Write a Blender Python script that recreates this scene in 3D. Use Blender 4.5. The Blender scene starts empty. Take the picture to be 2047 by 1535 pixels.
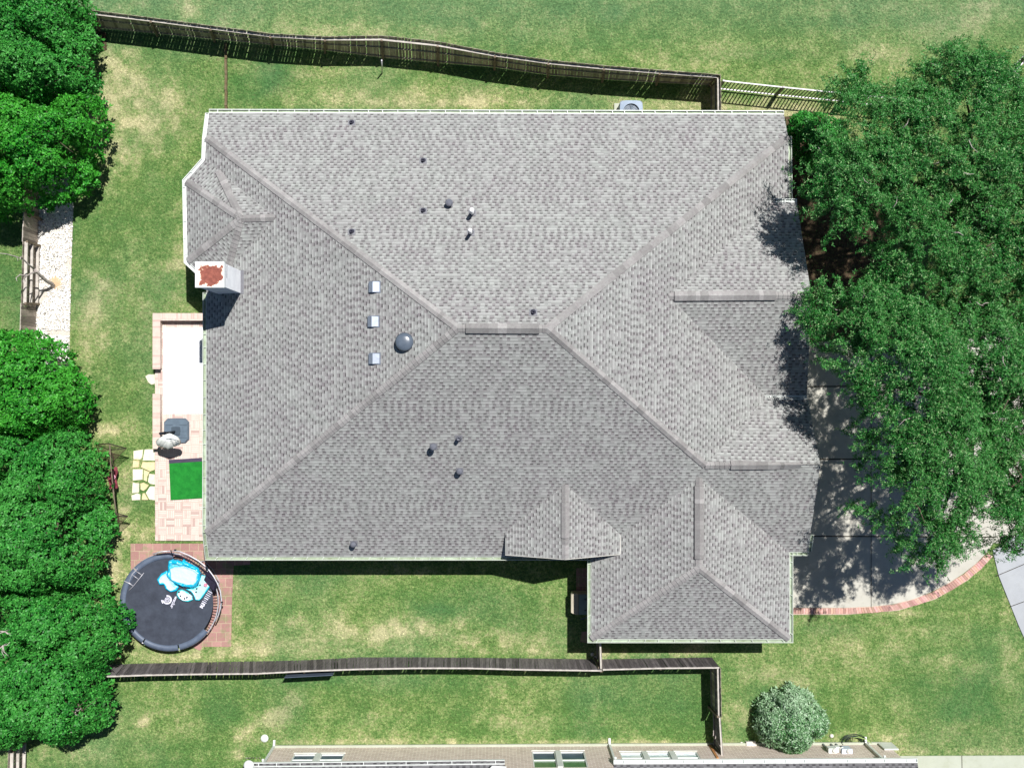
import bpy, math, random
import numpy as np
from mathutils import Vector, Matrix
random.seed(7); rng = np.random.default_rng(7)
R = math.radians
# ---------------------------------------------------------------- camera, light, exposure
H, F = 50.0, 2250.0                                   # flying height (m), focal length in photo pixels (2047 wide)
NX, NY = 985.0, 775.0                                 # where straight-down lands in the photo
scene = bpy.context.scene
cam_d = bpy.data.cameras.new('camera'); cam = bpy.data.objects.new('camera', cam_d)
scene.collection.objects.link(cam); scene.camera = cam
cam_d.sensor_width = 36.0; cam_d.lens = F / 2047.0 * 36.0
cam_d.clip_start = 0.5; cam_d.clip_end = 3000
nd = Vector((NX - 1023.5, 767.5 - NY, -F)).normalized()
Q = nd.rotation_difference(Vector((0, 0, -1)))
cam.location = (0, 0, H); cam.rotation_mode = 'QUATERNION'; cam.rotation_quaternion = Q
SUNV = Vector((.238, .384, 1.0)).normalized()             # towards the sun
sd = bpy.data.lights.new('sun', 'SUN'); sd.energy = 5.0; sd.angle = R(0.53); sd.color = (1.0, 0.98, 0.95)
so = bpy.data.objects.new('sun', sd); scene.collection.objects.link(so)
so.rotation_mode = 'QUATERNION'; so.rotation_quaternion = Vector((0, 0, 1)).rotation_difference(SUNV)
so.location = SUNV * 80
w = bpy.data.worlds.new('World'); scene.world = w; w.use_nodes = True
wn = w.node_tree; wn.nodes.clear()
sk = wn.nodes.new('ShaderNodeTexSky'); sk.sky_type = 'NISHITA'; sk.sun_disc = False
sk.sun_elevation = math.asin(SUNV.z); sk.sun_rotation = math.atan2(SUNV.x, SUNV.y)
bgn = wn.nodes.new('ShaderNodeBackground'); bgn.inputs[1].default_value = 0.058
sk.air_density = 0.7; sk.dust_density = 0.2; sk.ozone_density = 1.5
wo = wn.nodes.new('ShaderNodeOutputWorld')
wn.links.new(sk.outputs[0], bgn.inputs[0]); wn.links.new(bgn.outputs[0], wo.inputs[0])
vs = scene.view_settings
vs.view_transform = 'Standard'; vs.look = 'None'; vs.gamma = 1.0; vs.use_curve_mapping = False; vs.exposure = 0.28
scene.cycles.max_bounces = 6

# ---------------------------------------------------------------- pixel -> place
QM = np.array(Q.to_matrix())
def ray(px, py):
    return Q @ Vector((px - 1023.5, 767.5 - py, -F))
def P(px, py, z=0.0):
    r = ray(px, py); t = (z - H) / r.z
    return Vector((r.x * t, r.y * t, z))
def PL(pts, z=0.0): return [P(x, y, z) for x, y in pts]
def plane(a, b, c):
    n = (b - a).cross(c - a).normalized()
    if n.z < 0: n = -n
    return n, n.dot(a)
def on(px, py, pl):
    r = ray(px, py); o = Vector((0, 0, H)); n, d = pl
    return o + r * ((d - n.dot(o)) / n.dot(r))
def zat(pl, x, y): n, d = pl; return (d - n.x * x - n.y * y) / n.z

# ---------------------------------------------------------------- objects and tags
def tag(o, label=None, cat=None, group=None, kind=None):
    if label: o['label'] = label
    if cat: o['category'] = cat
    if group: o['group'] = group
    if kind: o['kind'] = kind
    return o
def thing(name, label, cat, loc, group=None):
    o = bpy.data.objects.new(name, None); scene.collection.objects.link(o)
    o.location = loc; o.empty_display_size = 0.2
    return tag(o, label, cat, group)
WORLD = {}
def wloc(o):
    l = Vector((0, 0, 0))
    while o is not None: l += o.location; o = o.parent
    return l
class MB:
    def __init__(s): s.v = []; s.f = []; s.m = []; s.uv = []; s.c = []; s.sm = []
    def face(s, pts, m=0, uv=None, c=1.0, smooth=False):
        b = len(s.v); s.v += [tuple(p) for p in pts]; s.f.append(tuple(range(b, b + len(pts)))); s.m.append(m)
        s.uv.append(uv or [(p[0], p[1]) for p in pts]); s.c.append(c); s.sm.append(smooth)
    def hexa(s, a, b, m=0, c=1.0):   # a: 4 bottom pts, b: 4 top pts
        s.face([a[3], a[2], a[1], a[0]], m, c=c); s.face(b, m, c=c)
        for i in range(4):
            j = (i + 1) % 4; s.face([a[i], a[j], b[j], b[i]], m, c=c)
    def box(s, c, d, rz=0.0, m=0, col=1.0):
        ca, sa = math.cos(rz), math.sin(rz); hx, hy, hz = d[0] / 2, d[1] / 2, d[2] / 2
        q = [(c[0] + x * ca - y * sa, c[1] + x * sa + y * ca) for x, y in ((-hx, -hy), (hx, -hy), (hx, hy), (-hx, hy))]
        s.hexa([(x, y, c[2] - hz) for x, y in q], [(x, y, c[2] + hz) for x, y in q], m, col)
    def prism(s, pts, z0, z1, m=0, c=1.0, ch=0.0):
        pts = [(p[0], p[1]) for p in pts]
        ar = sum(pts[i][0] * pts[(i + 1) % len(pts)][1] - pts[(i + 1) % len(pts)][0] * pts[i][1] for i in range(len(pts)))
        if ar < 0: pts = pts[::-1]
        top = pts
        if ch:
            cx = sum(p[0] for p in pts) / len(pts); cy = sum(p[1] for p in pts) / len(pts)
            top = [(p[0] + (cx - p[0]) * ch / max(.01, math.hypot(p[0] - cx, p[1] - cy)), p[1] + (cy - p[1]) * ch / max(.01, math.hypot(p[0] - cx, p[1] - cy))) for p in pts]
        s.face([(x, y, z1) for x, y in top], m, c=c)
        n = len(pts)
        for i in range(n):
            j = (i + 1) % n
            s.face([(pts[i][0], pts[i][1], z0), (pts[j][0], pts[j][1], z0), (top[j][0], top[j][1], z1), (top[i][0], top[i][1], z1)], m, c=c)
    def bar(s, a, b, wd, ht, m=0, c=1.0):   # rectangular bar from a to b, wd across, ht up
        a = Vector(a); b = Vector(b); d = (b - a)
        if d.length < 1e-6: return
        d.normalize(); up = Vector((0, 0, 1))
        if abs(d.z) > .95: up = Vector((0, 1, 0))
        sd_ = d.cross(up).normalized() * wd / 2; u = sd_.cross(d).normalized() * ht / 2
        A = [a - sd_ - u, a + sd_ - u, a + sd_ + u, a - sd_ + u]; B = [x + (b - a) for x in A]
        s.hexa(A, B, m, c)
    def tube(s, pts, r, m=0, n=8, closed=False, c=1.0, cap=True):
        pts = [Vector(p) for p in pts]; rs = r if isinstance(r, (list, tuple)) else [r] * len(pts)
        rings = []; N = len(pts); ref = None
        for i, p in enumerate(pts):
            if closed: d = pts[(i + 1) % N] - pts[i - 1]
            else: d = pts[min(i + 1, N - 1)] - pts[max(i - 1, 0)]
            d.normalize()
            if ref is None: ref = Vector((0, 0, 1)) if abs(d.z) < .9 else Vector((1, 0, 0))
            x = d.cross(ref).normalized(); y = x.cross(d).normalized(); ref = y
            rings.append([p + (x * math.cos(t) + y * math.sin(t)) * rs[i] for t in [2 * math.pi * k / n for k in range(n)]])
        for i in range(N if closed else N - 1):
            A, B = rings[i], rings[(i + 1) % N]
            for k in range(n):
                l = (k + 1) % n; s.face([A[k], B[k], B[l], A[l]], m, c=c, smooth=True)
        if cap and not closed: s.face(rings[0], m, c=c); s.face(rings[-1][::-1], m, c=c)
    def lathe(s, prof, o, m=0, n=20, c=1.0):
        for i in range(len(prof) - 1):
            (r0, z0), (r1, z1) = prof[i], prof[i + 1]
            for k in range(n):
                a, b = 2 * math.pi * k / n, 2 * math.pi * (k + 1) / n
                q = [(o[0] + r * math.cos(t), o[1] + r * math.sin(t), o[2] + z) for r, z, t in ((r0, z0, a), (r0, z0, b), (r1, z1, b), (r1, z1, a))]
                if r0 < 1e-5: q = q[1:]
                elif r1 < 1e-5: q = q[:3]
                s.face(q, m, c=c, smooth=True)
    def build(s, name, mats, parent=None, label=None):
        me = bpy.data.meshes.new(name); off = wloc(parent) if parent else Vector((0, 0, 0))
        me.from_pydata([(x - off.x, y - off.y, z - off.z) for x, y, z in s.v], [], s.f)
        mats = mats if isinstance(mats, (list, tuple)) else [mats]
        for mm in mats: me.materials.append(mm)
        me.polygons.foreach_set('material_index', s.m); me.polygons.foreach_set('use_smooth', s.sm)
        uvl = me.uv_layers.new(name='UVMap'); uvl.data.foreach_set('uv', [q for f in s.uv for p in f for q in p[:2]])
        ca = me.color_attributes.new(name='shade', type='FLOAT_COLOR', domain='CORNER')
        ca.data.foreach_set('color', [q for f, c in zip(s.f, s.c) for _ in f for q in ((c, c, c, 1) if not isinstance(c, tuple) else (*c, 1))])
        me.update()
        if any(s.sm):
            import bmesh
            bm = bmesh.new(); bm.from_mesh(me); bmesh.ops.remove_doubles(bm, verts=bm.verts, dist=0.0005); bm.to_mesh(me); bm.free()
        o = bpy.data.objects.new(name, me); scene.collection.objects.link(o); o.parent = parent
        if label: o['label'] = label
        return o
def copy_tree(o, loc, parent=None, label=None, rz=0.0):
    c = o.copy(); scene.collection.objects.link(c)
    if parent is not None: c.parent = parent
    else: c.location = loc; c.rotation_euler[2] = rz
    if label: c['label'] = label
    for ch in o.children: copy_tree(ch, None, c)
    return c

# ---------------------------------------------------------------- materials
def lin(r, g, b):
    f = lambda x: (x / 255 / 12.92) if x / 255 <= .04045 else ((x / 255 + .055) / 1.055) ** 2.4
    return (f(r), f(g), f(b), 1)
class NT:
    def __init__(s, name):
        s.m = bpy.data.materials.new(name); s.m.use_nodes = True; s.t = s.m.node_tree; s.t.nodes.clear()
        s.out = s.n('ShaderNodeOutputMaterial'); s.b = s.n('ShaderNodeBsdfPrincipled')
        s.l(s.b.outputs[0], s.out.inputs[0])
    def n(s, t, **k):
        x = s.t.nodes.new(t)
        for a, b in k.items(): setattr(x, a, b)
        return x
    def l(s, a, b): s.t.links.new(a, b)
    def put(s, sock, v):
        if hasattr(v, 'is_output') or isinstance(v, bpy.types.NodeSocket): s.l(v, sock)
        else: sock.default_value = v
    def math(s, op, a, b=0.0, c=None):
        x = s.n('ShaderNodeMath', operation=op); s.put(x.inputs[0], a); s.put(x.inputs[1], b)
        if c is not None: s.put(x.inputs[2], c)
        return x.outputs[0]
    def mix(s, f, a, b, mode='MIX'):
        x = s.n('ShaderNodeMix', data_type='RGBA', blend_type=mode); s.put(x.inputs[0], f); s.put(x.inputs[6], a); s.put(x.inputs[7], b)
        return x.outputs[2]
    def pos(s, sc=(1, 1, 1)):
        g = s.n('ShaderNodeNewGeometry'); mp = s.n('ShaderNodeMapping'); mp.inputs['Scale'].default_value = sc
        s.l(g.outputs['Position'], mp.inputs[0]); return mp.outputs[0]
    def noise(s, vec, scale, detail=3, rough=.6, col=False):
        x = s.n('ShaderNodeTexNoise'); s.l(vec, x.inputs['Vector']); x.inputs['Scale'].default_value = scale
        x.inputs['Detail'].default_value = detail; x.inputs['Roughness'].default_value = rough
        return x.outputs[1 if col else 0]
    def ramp(s, f, a, b):
        x = s.n('ShaderNodeMapRange'); s.put(x.inputs[0], f); x.inputs[1].default_value = a; x.inputs[2].default_value = b
        return x.outputs[0]
    def attr(s, name):
        x = s.n('ShaderNodeAttribute', attribute_name=name); return x
    def bump(s, h, dist=.02, st=1.0):
        x = s.n('ShaderNodeBump'); x.inputs['Distance'].default_value = dist; x.inputs['Strength'].default_value = st
        s.put(x.inputs['Height'], h); s.l(x.outputs[0], s.b.inputs['Normal'])
    def fin(s, col, rough=.8, spec=.3, metal=0.0):
        s.put(s.b.inputs['Base Color'], col); s.put(s.b.inputs['Roughness'], rough)
        s.b.inputs['Specular IOR Level'].default_value = spec; s.b.inputs['Metallic'].default_value = metal
        return s.m
def simple(name, c1, c2=None, sc=4.0, rough=.7, spec=.3, metal=0, bump=0.0, stretch=(1, 1, 1), shade=False):
    t = NT(name); p = t.pos(stretch); c2 = c2 or tuple(x * .8 for x in c1[:3]) + (1,)
    f = t.ramp(t.noise(p, sc, 4), .3, .7); col = t.mix(f, c1, c2)
    if shade: col = t.mix(1.0, col, t.attr('shade').outputs[0], 'MULTIPLY')
    if bump: t.bump(t.noise(p, sc * 6, 3), bump)
    return t.fin(col, rough, spec, metal)

M = {}
# shingles
def shingle(name, A, B, C, tint=1.0):
    t = NT(name); uv = t.n('ShaderNodeUVMap'); sp = t.n('ShaderNodeSeparateXYZ'); t.l(uv.outputs[0], sp.inputs[0])
    v = t.math('DIVIDE', sp.outputs[1], .138); r = t.math('FLOOR', v); fv = t.math('FRACT', v)
    wr = t.n('ShaderNodeTexWhiteNoise', noise_dimensions='1D'); t.l(r, wr.inputs['W'])
    u = t.math('ADD', t.math('DIVIDE', sp.outputs[0], .14), t.math('ADD', t.math('MULTIPLY', r, 1.0), t.math('MULTIPLY', wr.outputs[0], .9)))
    ju = t.n('ShaderNodeTexNoise', noise_dimensions='2D'); ju.inputs['Scale'].default_value = .9; ju.inputs['Detail'].default_value = 0
    cb = t.n('ShaderNodeCombineXYZ'); t.l(u, cb.inputs[0]); t.l(t.math('MULTIPLY', r, 7.31), cb.inputs[1]); t.l(cb.outputs[0], ju.inputs['Vector'])
    u = t.math('ADD', u, t.math('MULTIPLY', ju.outputs[0], .5))
    cell = t.math('FLOOR', u); fu = t.math('FRACT', u)
    cv = t.n('ShaderNodeCombineXYZ'); t.l(cell, cv.inputs[0]); t.l(r, cv.inputs[1])
    w1 = t.n('ShaderNodeTexWhiteNoise', noise_dimensions='2D'); t.l(cv.outputs[0], w1.inputs['Vector'])
    sc = t.n('ShaderNodeSeparateColor'); t.l(w1.outputs[1], sc.inputs[0])
    par = t.math('ABSOLUTE', t.math('SUBTRACT', t.math('MODULO', cell, 2.0), 0.0))
    T = t.math('GREATER_THAN', t.math('ADD', t.math('MULTIPLY', par, .8), t.math('MULTIPLY', sc.outputs[0], .55)), .47)
    p = t.pos()
    big = t.ramp(t.noise(p, .55, 3), .35, .65)
    big2 = t.ramp(t.noise(p, 1.9, 4, .7), .3, .7)
    f1 = t.math('ADD', t.math('MULTIPLY', big, .35), t.math('ADD', t.math('MULTIPLY', sc.outputs[1], .4), t.math('MULTIPLY', big2, .25)))
    col = t.mix(f1, A, B)
    col = t.mix(t.math('MULTIPLY', T, .45), col, C)
    rec = t.math('SUBTRACT', 1.0, T)
    inu = t.math('MULTIPLY', t.math('GREATER_THAN', fu, .1), t.math('LESS_THAN', fu, .92))
    dash = t.math('MULTIPLY', t.math('MULTIPLY', rec, inu), t.math('GREATER_THAN', fv, .55))
    lo = t.math('MULTIPLY', t.math('MULTIPLY', T, t.math('LESS_THAN', fv, .42)), t.math('GREATER_THAN', sc.outputs[2], .35))
    line = t.math('LESS_THAN', fv, .13)
    k = t.math('SUBTRACT', 1.0, t.math('MULTIPLY', dash, t.math('ADD', .36, t.math('MULTIPLY', sc.outputs[2], .26))))
    k = t.math('MULTIPLY', k, t.math('ADD', 1.0, t.math('MULTIPLY', lo, .36)))
    k = t.math('MULTIPLY', k, t.math('SUBTRACT', 1.0, t.math('MULTIPLY', line, .14)))
    g = t.noise(p, 60, 2); k = t.math('MULTIPLY', k, t.math('ADD', .8, t.math('MULTIPLY', g, .4)))
    mps = t.n('ShaderNodeMapping'); mps.inputs['Scale'].default_value = (2.2, .22, 1); t.l(uv.outputs[0], mps.inputs[0])
    k = t.math('MULTIPLY', k, t.math('SUBTRACT', 1.05, t.math('MULTIPLY', t.ramp(t.noise(mps.outputs[0], 1.0, 4, .65), .45, .8), .16)))
    kk = t.n('ShaderNodeCombineColor'); [t.l(k, kk.inputs[i]) for i in range(3)]
    col = t.mix(1.0, col, kk.outputs[0], 'MULTIPLY')
    h = t.math('ADD', t.math('MULTIPLY', T, .6), t.math('SUBTRACT', 1.0, fv))
    t.bump(h, .014, .8)
    return t.fin(col, .92, .15)
M['shingle'] = shingle('roof_shingles', lin(148, 150, 146), lin(129, 122, 125), lin(148, 151, 147))
M['shingle2'] = shingle('neighbour_shingles', lin(102, 101, 102), lin(90, 88, 92), lin(114, 113, 114))
def capmat():
    t = NT('ridge_cap_shingle'); p = t.pos(); f = t.ramp(t.noise(p, 9, 4), .3, .7)
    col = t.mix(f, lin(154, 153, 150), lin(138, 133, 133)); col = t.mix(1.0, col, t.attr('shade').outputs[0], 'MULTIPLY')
    t.bump(t.noise(p, 60, 2), .006); return t.fin(col, .92, .15)
M['cap'] = capmat()
M['white'] = simple('white_metal', lin(226, 228, 224), lin(206, 210, 204), 3, .45, .4)
M['gutter_in'] = simple('gutter_inside', lin(176, 190, 168), lin(128, 140, 112), 2.5, .7)
M['trim'] = simple('painted_trim', lin(214, 212, 204), lin(190, 186, 176), 3, .6)
M['vent'] = simple('vent_metal', lin(150, 158, 170), lin(128, 136, 150), 8, .35, .5, .4)
M['ventdark'] = simple('matte_vent', lin(112, 114, 122), lin(92, 94, 104), 8, .8, .2)
M['ventwhite'] = simple('pvc_white', lin(240, 240, 240), lin(225, 225, 225), 8, .4)
M['rubber'] = simple('dark_flashing', lin(70, 70, 86), lin(50, 50, 62), 14, .6)
M['flash'] = simple('grey_flashing', lin(132, 132, 136), lin(116, 116, 122), 14, .7)
M['tubedome'] = simple('tube_dome', lin(92, 102, 114), lin(80, 90, 102), 5, .25, .6)
M['woodN'] = simple('weathered_board_brown', lin(172, 165, 144), lin(134, 127, 112), 3, .9, .1, bump=.01, stretch=(3, 3, .6), shade=True)
M['woodS'] = simple('weathered_board_grey', lin(128, 122, 121), lin(90, 86, 88), 3, .9, .1, bump=.01, stretch=(6, 6, .6), shade=True)
M['woodW'] = simple('weathered_board_tan', lin(168, 156, 144), lin(134, 124, 114), 3, .9, .1, bump=.01, stretch=(3, 3, .8), shade=True)
M['rail'] = simple('pale_sunlit_rail', lin(204, 198, 188), lin(168, 160, 152), 5, .9, .1, shade=True)  # pale rail wood; the sun on the top rails is put into its colour
M['post'] = simple('fence_post_wood', lin(134, 122, 104), lin(104, 92, 80), 5, .9, .1)
M['iron'] = simple('dark_iron', lin(52, 44, 44), lin(40, 34, 34), 8, .35, .5)
M['ironlight'] = simple('iron_rail_pale', lin(225, 220, 222), lin(170, 160, 165), 12, .4, .5)  # pale tone for the rails, much lighter than the pickets
M['bark'] = simple('bark', lin(120, 106, 92), lin(84, 74, 64), 8, .95, .1, bump=.03)
M['deadwood'] = simple('bleached_dead_wood', lin(200, 190, 184), lin(150, 138, 132), 10, .9, .1)
M['steel'] = simple('galvanised_pipe', lin(214, 212, 216), lin(170, 168, 176), 9, .4, .5, .3)
M['slate'] = simple('dark_slate_plastic', lin(96, 112, 126), lin(84, 98, 112), 5, .5)
M['black'] = simple('black_plastic', lin(34, 36, 44), lin(24, 26, 32), 8, .5)
M['cloth'] = simple('white_cloth', lin(248, 248, 244), lin(228, 230, 222), 8, .8, shade=True)
M['beige'] = simple('beige_plastic', lin(200, 192, 172), lin(184, 176, 158), 3, .6)
M['sage'] = simple('sage_plastic', lin(132, 150, 142), lin(118, 136, 128), 3, .6)
M['stone'] = simple('cream_flagstone', lin(226, 222, 204), lin(212, 204, 178), 5, .9, .1, bump=.01, shade=True)
M['whitestone'] = simple('white_stone', lin(236, 232, 226), lin(206, 200, 190), 12, .9, .1, bump=.01)
M['turf'] = simple('artificial_turf', lin(40, 136, 52), lin(30, 112, 44), 5, .9, .1, bump=.02)
M['chim'] = simple('chimney_siding', lin(226, 228, 230), lin(208, 210, 214), 2, .6)
M['glass'] = None
def glass():
    t = NT('window_glass'); p = t.pos(); return t.fin(t.mix(t.ramp(t.noise(p, 1.5, 2), .4, .6), lin(58, 78, 92), lin(72, 94, 108)), .5, .2)
M['glass'] = glass()
def glass2():
    t = NT('window_glass_bright'); p = t.pos((1, 1, 2)); return t.fin(t.mix(t.ramp(t.noise(p, 3.5, 3), .4, .6), lin(178, 204, 212), lin(226, 234, 238)), .1, .8)
M['glassb'] = glass2()
M['glassg'] = simple('window_lower_screen_green', lin(82, 124, 84), lin(64, 104, 70), 4, .2, .6)
def rustcap():
    t = NT('chimney_cap_rusted'); g = t.n('ShaderNodeAttribute', attribute_name='shade')
    p = t.pos(); e = t.noise(p, 3.2, 5, .65)
    sp = t.n('ShaderNodeSeparateColor'); t.l(g.outputs[0], sp.inputs[0])
    uv = t.n('ShaderNodeUVMap'); s2 = t.n('ShaderNodeSeparateXYZ'); t.l(uv.outputs[0], s2.inputs[0])
    dx = t.math('ABSOLUTE', t.math('SUBTRACT', s2.outputs[0], .56)); dy = t.math('ABSOLUTE', t.math('SUBTRACT', s2.outputs[1], .48))
    d = t.math('MAXIMUM', t.math('DIVIDE', dx, .36), t.math('DIVIDE', dy, .36))
    mask = t.ramp(t.math('ADD', d, t.math('MULTIPLY', t.math('SUBTRACT', e, .5), 2.2)), 1.02, .96)
    rust = t.mix(t.ramp(t.noise(p, 9, 4), .35, .65), lin(152, 86, 70), lin(122, 64, 52))
    ring = t.ramp(t.math('ADD', d, t.math('MULTIPLY', t.math('SUBTRACT', e, .5), 2.2)), 1.12, 1.0)
    base = t.mix(ring, lin(244, 246, 246), lin(214, 170, 132))
    return t.fin(t.mix(mask, base, rust), .55, .3)
M['rust'] = rustcap()
def tile_mat(name, c1, c2, mort, bw, bh, ms=.012, vec='xy', rot=0.0, off=.5, rough=.85, bump=.006, dirt=0.0, bias=0.0):
    t = NT(name); g = t.n('ShaderNodeNewGeometry'); sp = t.n('ShaderNodeSeparateXYZ'); t.l(g.outputs['Position'], sp.inputs[0])
    cb = t.n('ShaderNodeCombineXYZ'); a, b = {'xy': (0, 1), 'xz': (0, 2), 'yx': (1, 0), 'w': (0, 2)}[vec]
    if vec == 'w': t.l(t.math('ADD', sp.outputs[0], sp.outputs[1]), cb.inputs[0])
    else: t.l(sp.outputs[a], cb.inputs[0])
    t.l(sp.outputs[b], cb.inputs[1])
    mp = t.n('ShaderNodeMapping'); mp.inputs['Rotation'].default_value = (0, 0, rot); t.l(cb.outputs[0], mp.inputs[0])
    br = t.n('ShaderNodeTexBrick'); t.l(mp.outputs[0], br.inputs[0]); br.offset = off
    for k, v in (('Color1', c1), ('Color2', c2), ('Mortar', mort), ('Scale', 1.0), ('Mortar Size', ms), ('Bias', bias), ('Brick Width', bw), ('Row Height', bh), ('Mortar Smooth', .2)):
        br.inputs[k].default_value = v
    p = t.pos(); f = t.math('ADD', .82, t.math('MULTIPLY', t.noise(p, 7, 4), .36))
    kk = t.n('ShaderNodeCombineColor'); [t.l(f, kk.inputs[i]) for i in range(3)]
    col = t.mix(1.0, br.outputs[0], kk.outputs[0], 'MULTIPLY')
    if dirt: col = t.mix(t.math('MULTIPLY', t.ramp(t.noise(p, 1.6, 5, .7), .5, .62), dirt), col, lin(120, 140, 90))
    t.bump(t.math('SUBTRACT', 1.0, br.outputs[1]), bump)
    return t.fin(col, rough, .2)
M['brickwall'] = tile_mat('brick_wall', lin(206, 182, 168), lin(172, 146, 132), lin(226, 214, 200), .22, .075, .012, 'w')
M['brickcap'] = tile_mat('brick_coping', lin(216, 192, 180), lin(176, 138, 130), lin(214, 200, 188), .09, .6, .008, 'yx', bias=-.5)
M['brickcapx'] = tile_mat('brick_coping_cross', lin(216, 192, 180), lin(176, 138, 130), lin(214, 200, 188), .09, .6, .008, 'xy', bias=-.5)
M['paver'] = tile_mat('red_pavers', lin(176, 136, 128), lin(156, 118, 112), lin(180, 158, 136), .40, .40, .018, 'xy', off=.5, dirt=.5)
M['stucco'] = simple('wall_brick_far', lin(190, 170, 158), lin(170, 150, 140), 6, .9)
def basket():   # basket-weave brick floor
    t = NT('basket_weave_brick'); g = t.n('ShaderNodeNewGeometry'); sp = t.n('ShaderNodeSeparateXYZ'); t.l(g.outputs['Position'], sp.inputs[0])
    S = .36
    a = t.math('DIVIDE', sp.outputs[0], S); b = t.math('DIVIDE', sp.outputs[1], S)
    ca, cbb = t.math('FLOOR', a), t.math('FLOOR', b); fa, fb = t.math('FRACT', a), t.math('FRACT', b)
    par = t.math('MODULO', t.math('ADD', ca, t.math('ADD', cbb, 200.0)), 2.0); par = t.math('LESS_THAN', par, .5)
    st = t.math('ADD', t.math('MULTIPLY', par, fa), t.math('MULTIPLY', t.math('SUBTRACT', 1.0, par), fb))
    k = t.math('MULTIPLY', st, 4.0); ki, kf = t.math('FLOOR', k), t.math('FRACT', k)
    cv = t.n('ShaderNodeCombineXYZ'); t.l(ca, cv.inputs[0]); t.l(cbb, cv.inputs[1]); t.l(ki, cv.inputs[2])
    w1 = t.n('ShaderNodeTexWhiteNoise', noise_dimensions='3D'); t.l(cv.outputs[0], w1.inputs['Vector'])
    col = t.mix(t.math('POWER', w1.outputs[0], 4.0), lin(214, 198, 188), lin(176, 148, 142))
    edge = t.math('LESS_THAN', t.math('MINIMUM', kf, t.math('SUBTRACT', 1.0, kf)), .1)
    eb = t.math('LESS_THAN', t.math('MINIMUM', t.math('MINIMUM', fa, t.math('SUBTRACT', 1.0, fa)), t.math('MINIMUM', fb, t.math('SUBTRACT', 1.0, fb))), .03)
    e = t.math('MAXIMUM', edge, eb); col = t.mix(t.math('MULTIPLY', e, .6), col, lin(186, 166, 150))
    p = t.pos(); col = t.mix(t.math('MULTIPLY', t.ramp(t.noise(p, 2.2, 4), .5, .75), .4), col, lin(190, 160, 150))
    t.bump(t.math('SUBTRACT', 1.0, e), .004); return t.fin(col, .85, .2)
M['basket'] = basket()
def rug():
    t = NT('white_lattice_rug'); g = t.n('ShaderNodeNewGeometry'); sp = t.n('ShaderNodeSeparateXYZ'); t.l(g.outputs['Position'], sp.inputs[0])
    a = t.math('DIVIDE', t.math('ADD', sp.outputs[0], t.math('MULTIPLY', sp.outputs[1], .75)), .5)
    b = t.math('DIVIDE', t.math('SUBTRACT', sp.outputs[0], t.math('MULTIPLY', sp.outputs[1], .75)), .5)
    la = t.math('LESS_THAN', t.math('ABSOLUTE', t.math('SUBTRACT', t.math('FRACT', a), .5)), .035)
    lb = t.math('LESS_THAN', t.math('ABSOLUTE', t.math('SUBTRACT', t.math('FRACT', b), .5)), .035)
    e = t.math('MAXIMUM', la, lb); p = t.pos()
    sp2 = t.ramp(t.noise(p, 9, 2), .70, .76)
    col = t.mix(t.math('MULTIPLY', e, .22), lin(240, 242, 246), lin(160, 180, 206))
    col = t.mix(t.math('MULTIPLY', sp2, .45), col, lin(176, 190, 200)); return t.fin(col, .8, .2)
M['rug'] = rug()
def concrete(name, c1, c2, stain):
    t = NT(name); p = t.pos(); f = t.ramp(t.noise(p, .9, 6, .7), .3, .7); col = t.mix(f, c1, c2)
    s = t.ramp(t.noise(p, 2.3, 6, .75), .52, .72); col = t.mix(t.math('MULTIPLY', s, .6), col, stain)
    s2 = t.ramp(t.noise(p, .35, 4, .6), .4, .7); col = t.mix(t.math('MULTIPLY', s2, .25), col, stain)
    sp = t.ramp(t.noise(p, 26, 2), .68, .74); col = t.mix(t.math('MULTIPLY', sp, .3), col, lin(150, 140, 120))
    g = t.math('ADD', .9, t.math('MULTIPLY', t.noise(p, 70, 2), .2)); kk = t.n('ShaderNodeCombineColor'); [t.l(g, kk.inputs[i]) for i in range(3)]
    col = t.mix(1.0, col, kk.outputs[0], 'MULTIPLY')
    t.bump(t.noise(p, 50, 3), .006); return t.fin(col, .9, .2)
M['concrete'] = concrete('driveway_concrete', lin(196, 193, 182), lin(184, 181, 170), lin(156, 150, 136))
M['concrete2'] = concrete('street_walk_concrete', lin(174, 177, 180), lin(160, 163, 167), lin(156, 158, 158))
M['concrete3'] = concrete('side_walk_concrete', lin(184, 188, 172), lin(172, 176, 160), lin(160, 164, 140))
M['joint'] = simple('joint_dirt', lin(72, 66, 58), lin(52, 48, 42), 9, .95)
M['mulch'] = simple('leaf_litter', lin(104, 88, 70), lin(62, 52, 42), 5, .95, .05, bump=.05)
M['gravelbase'] = simple('gravel_bed_base', lin(236, 230, 220), lin(196, 186, 170), 16, .95, .1, bump=.03)
M['pebble'] = simple('white_pebbles', lin(252, 250, 246), lin(240, 234, 226), 6, .8, .2, shade=True)
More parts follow.
